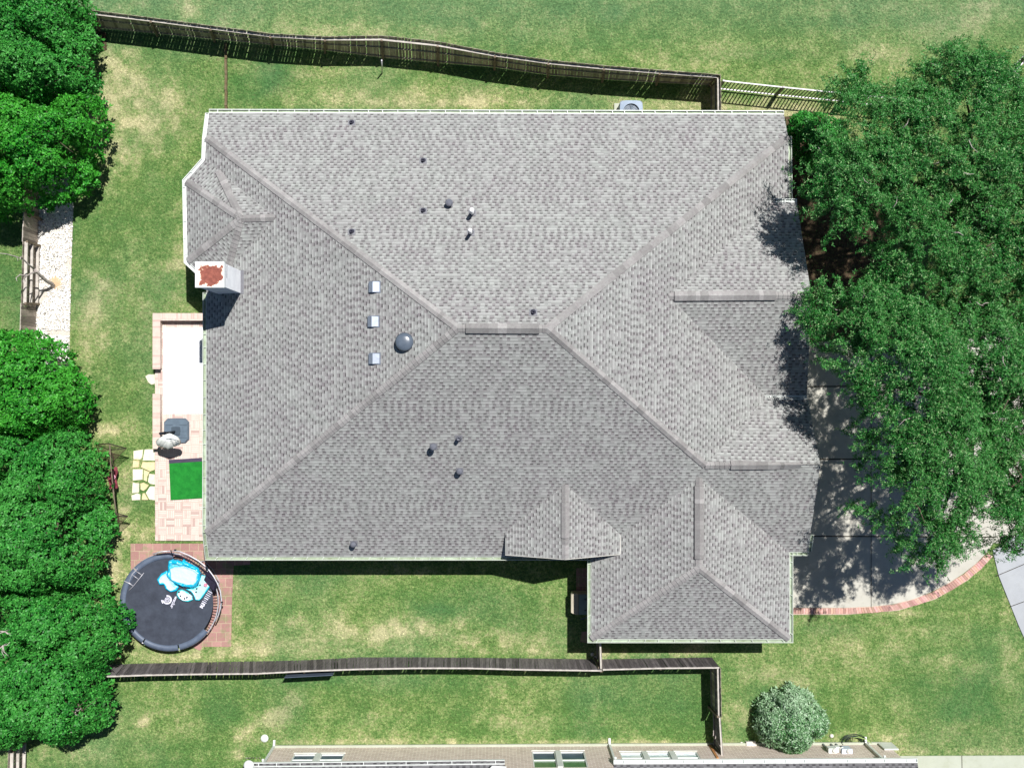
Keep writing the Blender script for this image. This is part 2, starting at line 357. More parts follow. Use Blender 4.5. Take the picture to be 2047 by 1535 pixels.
def lawnmat(name, blade=False):
    t = NT(name); a = t.attr('grass'); sp = t.n('ShaderNodeSeparateColor'); t.l(a.outputs[0], sp.inputs[0])
    p = t.pos(); fine = t.noise(p, 6.5, 3, .7); mid = t.noise(p, 1.8, 4, .65); f3 = t.noise(p, 15, 2, .6)
    spk = t.math('MULTIPLY', t.math('SUBTRACT', t.ramp(fine, .3, .7), .5), .52)
    sp3 = t.math('MULTIPLY', t.math('SUBTRACT', t.ramp(f3, .3, .7), .5), .42)
    dry = t.math('ADD', t.math('ADD', sp.outputs[0], t.math('ADD', spk, sp3)), t.math('MULTIPLY', t.math('SUBTRACT', mid, .5), .8))
    d = t.n('ShaderNodeValToRGB'); t.l(dry, d.inputs[0]); e = d.color_ramp.elements
    e[0].position = 0.0; e[0].color = lin(92, 124, 64); e[1].position = 1.0; e[1].color = lin(204, 195, 150)
    x = d.color_ramp.elements.new(.3); x.color = lin(128, 150, 88); x = d.color_ramp.elements.new(.62); x.color = lin(164, 168, 116)
    col = d.outputs[0]
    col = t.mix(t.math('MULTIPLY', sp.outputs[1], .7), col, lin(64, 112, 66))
    mow = t.ramp(t.noise(t.pos((.12, 1.0, 1)), .9, 3), .4, .7); col = t.mix(t.math('MULTIPLY', mow, .3), col, lin(74, 122, 62))
    col = t.mix(t.math('MULTIPLY', sp.outputs[2], .5), col, lin(108, 140, 114))
    k = t.math('ADD', .56, t.math('MULTIPLY', t.ramp(t.noise(p, 9, 3, .8), .25, .75), .88))
    if blade:
        ri = t.n('ShaderNodeNewGeometry').outputs['Random Per Island']; k = t.math('MULTIPLY', k, t.math('ADD', .8, t.math('MULTIPLY', ri, .75)))
    kk = t.n('ShaderNodeCombineColor'); [t.l(k, kk.inputs[i]) for i in range(3)]
    col = t.mix(1.0, col, kk.outputs[0], 'MULTIPLY')
    if not blade: t.bump(t.math('ADD', t.noise(p, 26, 3, .8), t.math('MULTIPLY', t.noise(p, 9, 2), 1.2)), .06, 1.0)
    return t.fin(col, .95, .1)
M['lawn'] = lawnmat('lawn_grass'); M['blade'] = lawnmat('grass_blades', True)
def leafmat(name, cols, trans=.25, rough=.5, spec=.35):
    t = NT(name); g = t.n('ShaderNodeNewGeometry'); ri = g.outputs['Random Per Island']
    cr = t.n('ShaderNodeValToRGB'); t.l(ri, cr.inputs[0]); e = cr.color_ramp.elements
    e[0].position = 0; e[0].color = cols[0]; e[1].position = 1; e[1].color = cols[-1]
    for i, c in enumerate(cols[1:-1]): x = e.new((i + 1) / (len(cols) - 1)); x.color = c
    big = t.ramp(t.noise(t.pos(), .5, 3), .35, .65); col = t.mix(t.math('MULTIPLY', big, .45), cr.outputs[0], cols[len(cols) // 2 + 1 if len(cols) > 2 else 0])
    t.fin(col, rough, spec)
    tr = t.n('ShaderNodeBsdfTranslucent'); t.l(col, tr.inputs[0]); mx = t.n('ShaderNodeMixShader'); mx.inputs[0].default_value = trans
    t.l(t.b.outputs[0], mx.inputs[1]); t.l(tr.outputs[0], mx.inputs[2]); t.l(mx.outputs[0], t.out.inputs[0]); return t.m
M['leafA'] = leafmat('dense_tree_leaves', [lin(18, 88, 22), lin(34, 124, 30), lin(52, 154, 38), lin(92, 184, 62)])
M['leafB'] = leafmat('dark_tree_leaves', [lin(18, 84, 26), lin(34, 118, 38), lin(50, 144, 48), lin(92, 176, 76)])
M['leafO'] = leafmat('oak_leaves', [lin(10, 58, 20), lin(22, 94, 30), lin(36, 116, 42), lin(52, 132, 52), lin(84, 152, 74), lin(170, 200, 140)], .2)
M['leafH'] = leafmat('holly_leaves', [lin(24, 92, 26), lin(38, 124, 30), lin(54, 146, 40), lin(84, 168, 66)])
M['leafS'] = leafmat('bush_leaves', [lin(40, 104, 38), lin(88, 146, 80), lin(140, 180, 130), lin(196, 218, 188)], .2)

# ---------------------------------------------------------------- numpy helpers
def vnoise(x, y, s, seed):
    r = np.random.default_rng(seed).random((256, 256)); u = x / s + 1000; v = y / s + 1000
    i = np.floor(u).astype(int); j = np.floor(v).astype(int); fu = u - i; fv = v - j
    fu = fu * fu * (3 - 2 * fu); fv = fv * fv * (3 - 2 * fv); g = lambda a, b: r[a % 256, b % 256]
    return (g(i, j) * (1 - fu) + g(i + 1, j) * fu) * (1 - fv) + (g(i, j + 1) * (1 - fu) + g(i + 1, j + 1) * fu) * fv
def fbm(x, y, s, seed): return (vnoise(x, y, s, seed) * .5 + vnoise(x, y, s / 2, seed + 1) * .27 + vnoise(x, y, s / 4, seed + 2) * .15 + vnoise(x, y, s / 8, seed + 3) * .08)
def inpoly(x, y, poly):
    c = np.zeros(x.shape, bool); n = len(poly)
    for i in range(n):
        x0, y0 = poly[i][0], poly[i][1]; x1, y1 = poly[(i + 1) % n][0], poly[(i + 1) % n][1]
        if y0 == y1: continue
        c ^= ((y0 > y) != (y1 > y)) & (x < (x1 - x0) * (y - y0) / (y1 - y0) + x0)
    return c
def dpoly(x, y, poly):
    d = np.full(x.shape, 1e9); n = len(poly)
    for i in range(n):
        ax, ay = poly[i][0], poly[i][1]; bx, by = poly[(i + 1) % n][0], poly[(i + 1) % n][1]
        L = (bx - ax) ** 2 + (by - ay) ** 2 + 1e-9; t = np.clip(((x - ax) * (bx - ax) + (y - ay) * (by - ay)) / L, 0, 1)
        d = np.minimum(d, np.hypot(x - ax - t * (bx - ax), y - ay - t * (by - ay)))
    return d
def npmesh(name, V, Fq, mat, parent=None, attrs=None, smooth=False):
    me = bpy.data.meshes.new(name); k = Fq.shape[1]
    me.vertices.add(len(V)); me.vertices.foreach_set('co', V.astype(np.float32).ravel())
    me.loops.add(Fq.size); me.loops.foreach_set('vertex_index', Fq.astype(np.int32).ravel())
    me.polygons.add(len(Fq)); me.polygons.foreach_set('loop_start', (np.arange(len(Fq)) * k).astype(np.int32))
    me.update(calc_edges=True)
    if smooth: me.polygons.foreach_set('use_smooth', np.ones(len(Fq), bool))
    for an, arr in (attrs or {}).items():
        ca = me.color_attributes.new(name=an, type='FLOAT_COLOR', domain='POINT'); ca.data.foreach_set('color', arr.astype(np.float32).ravel())
    me.materials.append(mat); me.validate()
    o = bpy.data.objects.new(name, me); scene.collection.objects.link(o); o.parent = parent
    if parent: me.transform(Matrix.Translation(-wloc(parent)))
    return o

# ---------------------------------------------------------------- lawn
DRY = [(250,180,60,70,.75),(300,225,50,50,.5),(222,120,40,30,.5),(205,250,28,80,.45),(345,200,22,40,.45),(262,300,50,60,.45),(335,270,35,60,.35),(355,530,22,70,.6),(190,590,26,60,.6),(178,700,22,60,.5),(240,560,60,60,.2),(300,570,40,90,.15),
 (212,865,42,24,.95),(250,1050,40,50,.8),(225,1130,22,70,.9),(240,1290,60,24,.9),(340,1312,110,9,.8),(290,1070,30,20,.5),(270,960,14,60,.45),(195,640,20,90,.35),(240,1000,14,60,.5),
 (860,190,230,22,.5),(940,205,150,9,.6),(620,150,60,12,.35),(620,205,80,8,.4),(1340,206,90,14,.9),(1520,215,80,16,.95),(1620,235,60,16,.6),(1215,205,40,14,.4),
 (250,8,90,14,.6),(372,20,22,26,.8),(480,38,60,20,.4),(700,62,220,14,.45),(1300,118,200,20,.35),(1960,30,60,50,.6),(1900,60,60,30,.4),(1760,110,90,25,.35),(1630,25,40,16,.35),(1120,30,60,14,.25),(1450,95,60,20,.35),(1040,60,120,24,.15),
 (790,1258,150,24,.85),(760,1270,60,10,.5),(1000,1282,120,18,.55),(810,1140,70,9,.5),(500,1290,60,24,.45),(470,1200,12,60,.5),(1050,1303,160,7,.7),(600,1300,200,9,.5),(640,1250,70,24,.3),(560,1180,40,40,.1),
 (598,1395,22,18,.6),(560,1425,24,18,.8),(530,1440,18,18,.7),(500,1465,18,24,.8),(478,1500,14,28,.8),(545,1490,20,30,.4),(840,1483,260,7,.8),(1080,1445,100,22,.6),(1020,1400,90,40,.3),(735,1450,60,24,.35),(285,1440,11,10,1.1),(1250,1485,200,6,.8),(340,1400,60,30,.25),(120,1510,80,16,.5),(350,1450,60,24,.3),
 (1550,1350,70,14,.5),(1590,1372,40,16,.5),(1820,1262,40,10,.4),(2030,1300,20,60,.7),(2010,1250,10,60,.5),(1800,1226,80,7,.6),(1480,1440,34,44,.65),(1700,1478,110,14,.7),(1900,1503,180,6,.5),(1590,1238,14,20,.3),(1230,1308,60,9,.6),(1350,1308,60,8,.6),(1395,1290,22,14,.8),(1740,1300,120,30,.2),(1900,1330,60,20,.3)]
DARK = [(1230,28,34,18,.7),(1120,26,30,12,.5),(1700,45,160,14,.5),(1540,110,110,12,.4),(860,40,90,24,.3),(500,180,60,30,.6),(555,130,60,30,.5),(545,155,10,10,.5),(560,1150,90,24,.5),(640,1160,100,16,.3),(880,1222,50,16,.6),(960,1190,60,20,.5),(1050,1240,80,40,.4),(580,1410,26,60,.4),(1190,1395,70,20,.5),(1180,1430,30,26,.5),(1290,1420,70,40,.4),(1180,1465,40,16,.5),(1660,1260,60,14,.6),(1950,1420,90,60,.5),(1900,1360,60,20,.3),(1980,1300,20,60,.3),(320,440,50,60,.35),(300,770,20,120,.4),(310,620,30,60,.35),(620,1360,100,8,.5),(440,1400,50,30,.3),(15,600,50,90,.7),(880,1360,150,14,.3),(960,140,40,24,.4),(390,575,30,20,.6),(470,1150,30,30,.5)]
def fields(X, Y):
    # world -> photo coordinates at ground height
    d = np.stack([X, Y, np.full_like(X, -H)], -1) @ QM      # inverse rotation
    px = 1023.5 + d[..., 0] / -d[..., 2] * F; py = 767.5 - d[..., 1] / -d[..., 2] * F
    wx = (fbm(X, Y, 1.6, 31) - .5) * 46; wy = (fbm(X, Y, 1.6, 41) - .5) * 46
    def acc(L):
        s = np.zeros_like(X)
        for cx, cy, rx, ry, a in L:
            s += a * np.exp(-(((px + wx * min(1, rx / 40) - cx) / rx) ** 2 + ((py + wy * min(1, ry / 40) - cy) / ry) ** 2) * .75)
        return s
    n1 = fbm(X, Y, 3.0, 5); n2 = fbm(X, Y, .7, 9)
    n3 = np.clip((fbm(X, Y, .45, 19) - .36) * 3.2, 0, 1)
    dry = .16 + acc(DRY) * (.42 + .42 * n3) + (n1 - .5) * .6 + (n3 - .5) * .2
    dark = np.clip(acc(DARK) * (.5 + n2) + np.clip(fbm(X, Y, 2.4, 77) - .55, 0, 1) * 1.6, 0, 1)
    cool = np.clip((130 - py) / 120, 0, 1) * .55 + np.clip(fbm(X, Y, 4, 99) - .5, 0, 1) * 1.0
    return np.stack([np.clip(dry, 0, 1.3), dark, np.clip(cool, 0, 1), np.ones_like(X)], -1)
xs = np.concatenate([[-400, -150, -60, -35], np.arange(-27, 27.01, .12), [35, 60, 150, 400]])
ys = np.concatenate([[-400, -150, -60, -35], np.arange(-21, 21.01, .12), [35, 60, 150, 400]])
GX, GY = np.meshgrid(xs, ys, indexing='ij'); nx, ny = GX.shape
GZ = (fbm(GX, GY, 5, 3) - .5) * .03 - .015
V = np.stack([GX, GY, GZ], -1).reshape(-1, 3); idx = np.arange(nx * ny).reshape(nx, ny)
Fq = np.stack([idx[:-1, :-1], idx[1:, :-1], idx[1:, 1:], idx[:-1, 1:]], -1).reshape(-1, 4)
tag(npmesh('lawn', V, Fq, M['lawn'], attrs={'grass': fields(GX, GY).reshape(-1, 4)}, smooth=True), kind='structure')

# outlines used both for the paved ground and to keep grass blades off it
DRIVE = [(1560,690),(1680,680),(1800,690),(2120,640),(2120,1085),(1985,1085),(1972,1104),(1950,1126),(1925,1146),(1895,1165),(1860,1183),(1825,1197),(1785,1207),(1740,1212),(1690,1214),(1560,1214)]
EDGE_OUT = [(1560,1226),(1690,1226),(1745,1224),(1795,1218),(1835,1208),(1870,1195),(1905,1177),(1935,1157),(1960,1137),(1982,1113)]
EDGE_IN = [(1560,1215),(1690,1215),(1740,1213),(1786,1208),(1826,1198),(1862,1184),(1896,1166),(1926,1147),(1951,1127),(1973,1105)]
WALK = [(1984,1100),(1996,1150),(2016,1200),(2036,1250),(2060,1303),(2260,1500),(2400,1000),(2300,900)]
SIDEW = [(1560,1511),(2047,1509),(2200,1508),(2200,1640),(1560,1640)]
PATIO = [(311,640),(440,640),(440,1080),(311,1080)]
PADS = [(261,1086),(440,1086),(500,1106),(500,1128),(467,1130),(464,1200),(462,1292),(405,1292),(400,1300),(270,1240),(262,1180)]
GRAVEL = [(74,330),(150,330),(147,400),(143,520),(139,690),(136,760),(70,760),(72,500)]
def ground(name, pts, z, mat, thick=.12, ch=0.0):
    mb = MB(); mb.prism(PL(pts), z - thick, z, ch=ch); return tag(mb.build(name, mat), kind='structure')
ground('driveway', DRIVE, .03, M['concrete'])
mb = MB(); n = len(EDGE_IN)
for i in range(n - 1):
    a, b = Vector(P(*EDGE_IN[i])), Vector(P(*EDGE_IN[i + 1])); c, d = Vector(P(*EDGE_OUT[i])), Vector(P(*EDGE_OUT[i + 1]))
    k = max(1, round((b - a).length / .11))
    for j in range(k):
        f0, f1 = (j + .06) / k, (j + .94) / k
        q = [c.lerp(d, f0), c.lerp(d, f1), a.lerp(b, f1), a.lerp(b, f0)]
        s = random.choice([.8, 1.0, 1.15, 1.25]); jz = random.uniform(0, .006)
        cc = (s, s * random.uniform(.9, 1.06), s * random.uniform(.9, 1.08))
        mb.hexa([(p.x, p.y, -.05) for p in q], [(p.x, p.y, .05 + jz) for p in q], c=cc)
M['edgebrick'] = simple('edging_brick', lin(200, 164, 150), lin(180, 140, 128), 14, .9, .1, shade=True)
tag(mb.build('driveway_edging', M['edgebrick']), kind='structure')
mb = MB(); mb.prism(PL([(1560,1214.5),(1690,1214.5),(1786,1208),(1862,1184),(1926,1147),(1975,1105),(1984,1112),(1935,1159),(1870,1197),(1795,1220),(1690,1228),(1560,1228)]), -.05, .022)
tag(mb.build('edging_mortar', simple('mortar_bed', lin(206, 186, 168), lin(188, 168, 150), 8, .95)), kind='structure')
ground('street_walk', WALK, .034, M['concrete2']); ground('side_walk', SIDEW, .036, M['concrete3'])
ground('patio_floor', PATIO, .07, M['basket'], .1)
ground('paver_pad', PADS, .02, M['paver'], .1)
ground('garage_pavers', [(1152,1135),(1200,1135),(1200,1182),(1152,1182)], .02, M['paver'], .1)
ground('gravel_bed', GRAVEL, .015, M['gravelbase'], .1)
ground('mulch_bed', [(1560,235),(1630,225),(1720,300),(1790,420),(1790,600),(1740,678),(1700,690),(1560,690)], .012, M['mulch'], .1)
ground('fence_soil', [(192,62),(212,66),(214,100),(185,112)], .012, M['mulch'], .1)
mb = MB()
for a, b, wd in (((1600,773),(2110,768),.05),((1600,918),(2110,915),.05),((1560,1071),(1990,1073),.05),((1741,700),(1741,1213),.022),((1990,1151),(2300,1020),.03),((2018,1212),(2300,1110),.03),((2047-125,1509),(2047-123,1640),.03),((1873,690),(1873,1175),.022)):
    p, q = P(*a), P(*b); mb.bar((p.x, p.y, .0385), (q.x, q.y, .0385), wd, .006)
tag(mb.build('expansion_joints', M['joint']), kind='structure')

# grass blades
OFF = [PL(q) for q in (DRIVE, WALK, SIDEW, PATIO, PADS, GRAVEL, [(x, y) for x, y in zip([p[0] for p in EDGE_OUT] + [1560], [p[1] for p in EDGE_OUT] + [1120])])]
HOUSEFP = PL([(425,245),(1550,245),(1590,600),(1590,1090),(1565,1245),(1200,1245),(1190,1085),(430,1085)])
NB = 170000
bx = rng.uniform(-24, 24, NB); by = rng.uniform(-18, 18, NB); keep = ~inpoly(bx, by, HOUSEFP)
for q in OFF: keep &= ~inpoly(bx, by, q)
bx, by = bx[keep], by[keep]; NB = len(bx)
ang = rng.uniform(0, 6.283, NB); L = rng.uniform(.035, .085, NB); wd = rng.uniform(.010, .02, NB); hz = rng.uniform(.02, .06, NB)
dx, dy = np.cos(ang), np.sin(ang)
V = np.empty((NB, 3, 3)); V[:, 0] = np.stack([bx - dy * wd, by + dx * wd, np.zeros(NB) - .01], -1); V[:, 1] = np.stack([bx + dy * wd, by - dx * wd, np.zeros(NB) - .01], -1)
V[:, 2] = np.stack([bx + dx * L, by + dy * L, hz], -1)
fa = fields(bx, by); fa = np.repeat(fa[:, None, :], 3, 1)
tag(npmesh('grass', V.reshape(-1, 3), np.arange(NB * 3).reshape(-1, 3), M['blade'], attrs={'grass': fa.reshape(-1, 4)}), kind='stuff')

# ---------------------------------------------------------------- the house
ZE = 2.8
A = P(418, 226, ZE); B = P(1567, 229, ZE); R1 = P(915, 656, 8.2)
pN = plane(A, B, R1); R2 = on(1094, 657, pN)
S0, S1 = P(418, 1112, ZE), P(1182, 1112, ZE); pS = plane(S0, S1, R1)
NWc, NEc, SWc = on(412, 275, pN), on(1575, 273, pN), on(412, 1065, pS)
pW = plane(NWc, SWc, R1); G2 = on(1410, 930, pS); pE = plane(R2, NEc, G2)
hb = P(985, 700); house = thing('house', 'large single-storey house with grey shingled hip roof in the middle of the plot', 'house', (hb.x, hb.y, 0))
roofmb = MB()
def rface(mbx, pts, m=0, lift=0.0):
    n = Vector((0, 0, 0)); k = len(pts)
    for i in range(k):
        a, b = pts[i], pts[(i + 1) % k]; n += Vector(((a.y - b.y) * (a.z + b.z), (a.z - b.z) * (a.x + b.x), (a.x - b.x) * (a.y + b.y)))
    n.normalize()
    if n.z < 0: n = -n; pts = pts[::-1]
    u = Vector((0, 0, 1)).cross(n).normalized(); v = n.cross(u).normalized()
    mbx.face(pts, m, uv=[(u.dot(p), v.dot(p)) for p in pts])
E1, E2_, E3_, E4_ = on(410, 320, pW), P(372, 363, NWc.z - .05), P(375, 522, NWc.z - .05), on(408, 552, pW)
bv, av, cv_ = on(550, 435, pW), on(437, 342, pW), on(456, 537, pW); AP = P(482, 437, bv.z)
g1v = on(1337, 592, pE); g1r = P(1622, 590, g1v.z); g1a, g1b = on(1545, 405, pE), on(1530, 790, pE)
g1c, g1d = P(1593, 405, g1a.z - .05), P(1613, 790, g1b.z)
g2n = on(1530, 794, pE); g2r = on(1640, 928, pS); g2c = P(1614, 795, g2n.z - .12)
gs1, gs2 = on(1615, 1103, pS), on(1578, 1103, pS); K0 = on(1398, 955, pS); K1 = P(1398, 1135, K0.z)
K2, K3 = P(1182, 1277, ZE), P(1578, 1277, ZE); KN = on(1577, 405, pE); E5 = on(413, 585, pW)
rface(roofmb, [A, B, NEc, R2, R1, NWc])
rface(roofmb, [NWc, R1, SWc, E5, E4_, cv_, bv, av, E1])
rface(roofmb, [R1, R2, G2, g2r, gs1, gs2, K0, S1, S0, SWc])
rface(roofmb, [R2, NEc, KN, g1a, g1v, g1b, g2n, G2])
rface(roofmb, [g1v, g1r, g1c, g1a]); rface(roofmb, [g1v, g1b, g1d, g1r])
rface(roofmb, [G2, g2n, g2c, g2r])
rface(roofmb, [K0, K1, K2, S1]); rface(roofmb, [K0, gs2, K3, K1]); rface(roofmb, [K1, K3, K2])
rface(roofmb, [E2_, AP, av, E1]); rface(roofmb, [av, AP, bv]); rface(roofmb, [E2_, E3_, AP]); rface(roofmb, [E3_, E4_, cv_, AP]); rface(roofmb, [cv_, bv, AP])
# south dormer gable
pK = plane(K0, K1, K2)
Dr = on(1130, 968, pS); De = P(1130, 1117, Dr.z); Dw, De_ = on(1010, 1062, pS), on(1240, 1062, pK)
Dw2, De2 = P(1010, 1108, Dw.z), P(1239, 1107, De_.z)
up = Vector((0, 0, .02))
rface(roofmb, [Dr + up, De + up, Dw2 + up, Dw + up]); rface(roofmb, [Dr + up, De_ + up, De2 + up, De + up])
roof = roofmb.build('roof', M['shingle'], house)
roof_under = MB()
def strip(mb, a, b, h, m=0, th=.03, out=None):   # board hanging below edge a-b
    d = (b - a); nrm = Vector((d.y, -d.x, 0)).normalized() * th
    mb.hexa([a - Vector((0, 0, h)), b - Vector((0, 0, h)), b - Vector((0, 0, h)) + nrm, a - Vector((0, 0, h)) + nrm], [a - Vector((0, 0, .012)), b - Vector((0, 0, .012)), b + nrm - Vector((0, 0, .012)), a + nrm - Vector((0, 0, .012))], m)
OUT = [A, B, NEc, KN, g1c, g1r, g1d, g2c, g2r, gs1, gs2, K3, K2, S1, S0, SWc, E5, E4_, E3_, E2_, E1, NWc]
def offset(pts, d):   # closed, pts clockwise seen from above -> inwards
    res = []; n = len(pts)
    for i in range(n):
        p0, p1, p2 = pts[i - 1], pts[i], pts[(i + 1) % n]
        a = Vector((p1.x - p0.x, p1.y - p0.y)); b = Vector((p2.x - p1.x, p2.y - p1.y))
        if a.length < 1e-4: a = b
        if b.length < 1e-4: b = a
        na = Vector((a.y, -a.x)).normalized(); nb = Vector((b.y, -b.x)).normalized()
        m = (na + nb)
        if m.length < .3: m = na
        m.normalize(); k = d / max(.5, m.dot(na)); res.append(Vector((p1.x + m.x * k, p1.y + m.y * k, p1.z)))
    return res
INN = offset(OUT, .42)
fm = MB(); sm = MB(); wm = MB()
for i in range(len(OUT)):
    j = (i + 1) % len(OUT); a, b = OUT[i], OUT[j]; c, d = INN[i], INN[j]
    if (a - b).length < .05: continue
    strip(fm, a, b, .18); dz = Vector((0, 0, .18))
    sm.face([a - dz, b - dz, d - dz, c - dz])
    wm.face([(c.x, c.y, 0), (d.x, d.y, 0), d - dz, c - dz])
for a, b in ((Dw2, De), (De, De2)):
    strip(fm, a + up, b + up, .16); q = Vector((0, .35, 0))
    wm.face([(a.x, a.y + .35, 2.4), (b.x, b.y + .35, 2.4), b + q, a + q]); sm.face([a - Vector((0,0,.1)), b - Vector((0,0,.1)), b + q - Vector((0,0,.1)), a + q - Vector((0,0,.1))])
strip(fm, Dw2 + up, Dw + up, .5); wm.face([Dw2 + Vector((.2,0,-.02)), Dw + Vector((.2,0,-.02)), Dw + Vector((.2,0,-.8)), Dw2 + Vector((.2,0,-.8))])
strip(fm, De2 + up, De_ + up, .1)
fm.build('fascia', M['trim'], house); sm.build('soffit', M['trim'], house); wm.build('wall', M['brickwall'], house)

def ridge(a, b, p1, p2, name='ridge_cap', wdt=.145, lift=.02, parent=None, w2=None):
    mb = MB(); d = b - a; L = d.length; n = max(1, round(L / .19)); pr = Vector((-d.y, d.x, 0)).normalized() * wdt
    lo = a if a.z <= b.z else b; hi = b if a.z <= b.z else a; d = hi - lo
    s = 1.0; left = 0
    for i in range(n):
        if left <= 0:
            s = random.choice([.84, .93, 1.0, 1.07, 1.15]); left = random.randint(1, 3)
        left -= 1; ss = s * random.uniform(.95, 1.05)
        f0, f1 = i / n, min(1.0, (i + 1.12) / n)
        p, q = lo + d * f0, lo + d * f1; fe = min(1.0, f0 + .028 / L)
        def side(x, sg, pl, l): y = x + pr * sg; return Vector((y.x, y.y, min(x.z + .02, zat(pl, y.x, y.y)) + l))
        # downhill end rides higher
        l0, l1 = lift + .03, lift + .004
        pl1, pl2 = (p1, p2)
        m0 = p + Vector((0, 0, l0 + .012)); m1 = q + Vector((0, 0, l1 + .012))
        a0, a1 = side(p, 1, pl1, l0), side(q, 1, pl1, l1); b0, b1 = side(p, -1, pl2, l0), side(q, -1, pl2, l1)
        if max(a0.z, b0.z) > m0.z + .02: a0, b0 = side(p, 1, pl2, l0), side(p, -1, pl1, l0)
        if max(a1.z, b1.z) > m1.z + .02: a1, b1 = side(q, 1, pl2, l1), side(q, -1, pl1, l1)
        mb.face([a0, m0, m1, a1], c=ss); mb.face([m0, b0, b1, m1], c=ss * .97)
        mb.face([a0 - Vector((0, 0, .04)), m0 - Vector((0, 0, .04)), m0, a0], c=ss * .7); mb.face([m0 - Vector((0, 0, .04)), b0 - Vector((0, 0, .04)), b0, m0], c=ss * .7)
    return mb.build(name, M['cap'], parent or roof)
def pl_low(q1, q2):   # choose planes for the two sides so each side lies on its own slope
    return q1, q2
pg1n = plane(g1v, g1r, g1c); pg1s = plane(g1v, g1r, g1d); pg2n = plane(G2, g2n, g2c)
pKe = plane(K0, K1, K3); pKs = plane(K1, K2, K3); pDw = plane(Dr, De, Dw2); pDe = plane(Dr, De, De2)
bW = plane(E2_, E3_, AP); bNW = plane(E2_, E1, AP); bN = plane(av, AP, bv); bSW = plane(E3_, E4_, AP); bS = plane(cv_, bv, AP)
class Low:   # min of two planes at a point
    pass
_z = zat
def zat(pl, x, y):
    if isinstance(pl, list): return min(_z(q, x, y) for q in pl)
    return _z(pl, x, y)
for a, b, q in ((NWc, R1, [pN, pW]), (NEc, R2, [pN, pE]), (SWc, R1, [pS, pW]), (R2, G2, [pE, pS]), (R1, R2, [pN, pS]), (g1v, g1r, [pg1n, pg1s]), (G2, g2r, [pg2n, pS]),
                (K0, K1, [pK, pKe]), (K1, K2, [pK, pKs]), (K1, K3, [pKe, pKs]), (Dr, De, [pDw, pDe]), (E2_, AP, [bW, bNW]), (E3_, AP, [bW, bSW]), (av, AP, [bN, bNW]), (cv_, AP, [bS, bSW]), (AP, bv, [bN, bS])):
    ridge(a, b, q, q)
def rvent(a, b, q, w_=.19):
    mb = MB(); d = (b - a); n = round(d.length / .17); pr = Vector((-d.y, d.x, 0)).normalized(); pr *= w_; s = 1; left = 0
    for i in range(n):
        if left <= 0: s = random.choice([.82, .92, 1.0, 1.12, 1.24]); left = random.randint(1, 3)
        left -= 1; p, r_ = a + d * (i / n), a + d * ((i + 1) / n)
        T = lambda x, sg: Vector(((x + pr * sg).x, (x + pr * sg).y, zat(q, (x + pr * sg).x, (x + pr * sg).y) + .10))
        u_ = Vector((0, 0, .125)); c = s * random.uniform(.95, 1.05)
        mb.face([T(p, 1), p + u_, r_ + u_, T(r_, 1)], c=c); mb.face([p + u_, T(p, -1), T(r_, -1), r_ + u_], c=c)
        dn = Vector((0, 0, .12))
        mb.face([T(p, 1) - dn, T(p, 1), T(r_, 1), T(r_, 1) - dn], 1); mb.face([T(p, -1) - dn, T(r_, -1) - dn, T(r_, -1), T(p, -1)], 1)
    for x in (a, b):
        for sg in (1, -1): mb.face([x, x + u_, T(x, sg), T(x, sg) - dn], 1)
    mb.build('ridge_vent', [M['cap'], M['black']], roof)
def onl(a, b, f): return a + (b - a) * f
rvent(onl(R1, R2, .09), onl(R1, R2, .91), [pN, pS]); rvent(onl(g1v, g1r, .04), onl(g1v, g1r, .75), [pg1n, pg1s])
rvent(onl(G2, g2r, .22), onl(G2, g2r, .83), [pg2n, pS]); rvent(onl(K0, K1, .09), onl(K0, K1, .9), [pK, pKe]); rvent(onl(Dr, De, .24), onl(Dr, De, .72), [pDw, pDe], .16)

def gutter(pts, outside, parent, straps=.62, wdt=.135, drop=.02, inside='gutter_in', rim='rim'):
    # pts run along the roof edge; outside=+1 puts the trough on the right-hand side of the run
    n = len(pts); offs = []
    for i in range(n):
        a = pts[i] - pts[i - 1] if i else pts[1] - pts[0]; b = pts[i + 1] - pts[i] if i < n - 1 else a
        na = Vector((a.y, -a.x, 0)).normalized(); nb = Vector((b.y, -b.x, 0)).normalized(); m = (na + nb).normalized(); offs.append(m / max(.5, m.dot(na)) * outside)
    mb = MB()
    O = lambda i, w_, z: pts[i] + offs[i] * w_ + Vector((0, 0, z - drop))
    for i in range(n - 1):
        for w0, w1, z0, z1, m in ((.0, .03, -.115, .012, 0), (wdt, wdt + .028, -.115, .015, 0), (.03, wdt, -.115, -.075, 1)):
            a = [O(i, w0, z0), O(i + 1, w0, z0), O(i + 1, w1, z0), O(i, w1, z0)]; b = [O(i, w0, z1), O(i + 1, w0, z1), O(i + 1, w1, z1), O(i, w1, z1)]
            mb.hexa(a, b, m)
        L = (pts[i + 1] - pts[i]).length; k = int(L / straps)
        for j in range(1, k + 1):
            f = (j - .5 + random.uniform(-.12, .12)) / k; p = pts[i].lerp(pts[i + 1], f); o = offs[i].lerp(offs[i + 1], f)
            mb.bar(p + Vector((0, 0, .004 - drop)), p + o * wdt + Vector((0, 0, .004 - drop)), .03, .008)
    for i in (0, n - 1):
        mb.bar(O(i, 0, -.05), O(i, wdt + .028, -.05), .012, .13)
    return mb.build('gutter', [M[rim], M[inside]], parent)
M['rim'] = simple('gutter_rim', lin(196, 202, 190), lin(172, 180, 166), 3, .6)
M['gutterw'] = simple('gutter_inside_sunlit', lin(226, 230, 228), lin(200, 206, 200), 2, .6)  # white trough inside, with the sunlight on it put into the colour
gutter([A, B], -1, house, rim='white'); gutter([S1, S0, SWc + Vector((0, 0, 0))], -1, house)
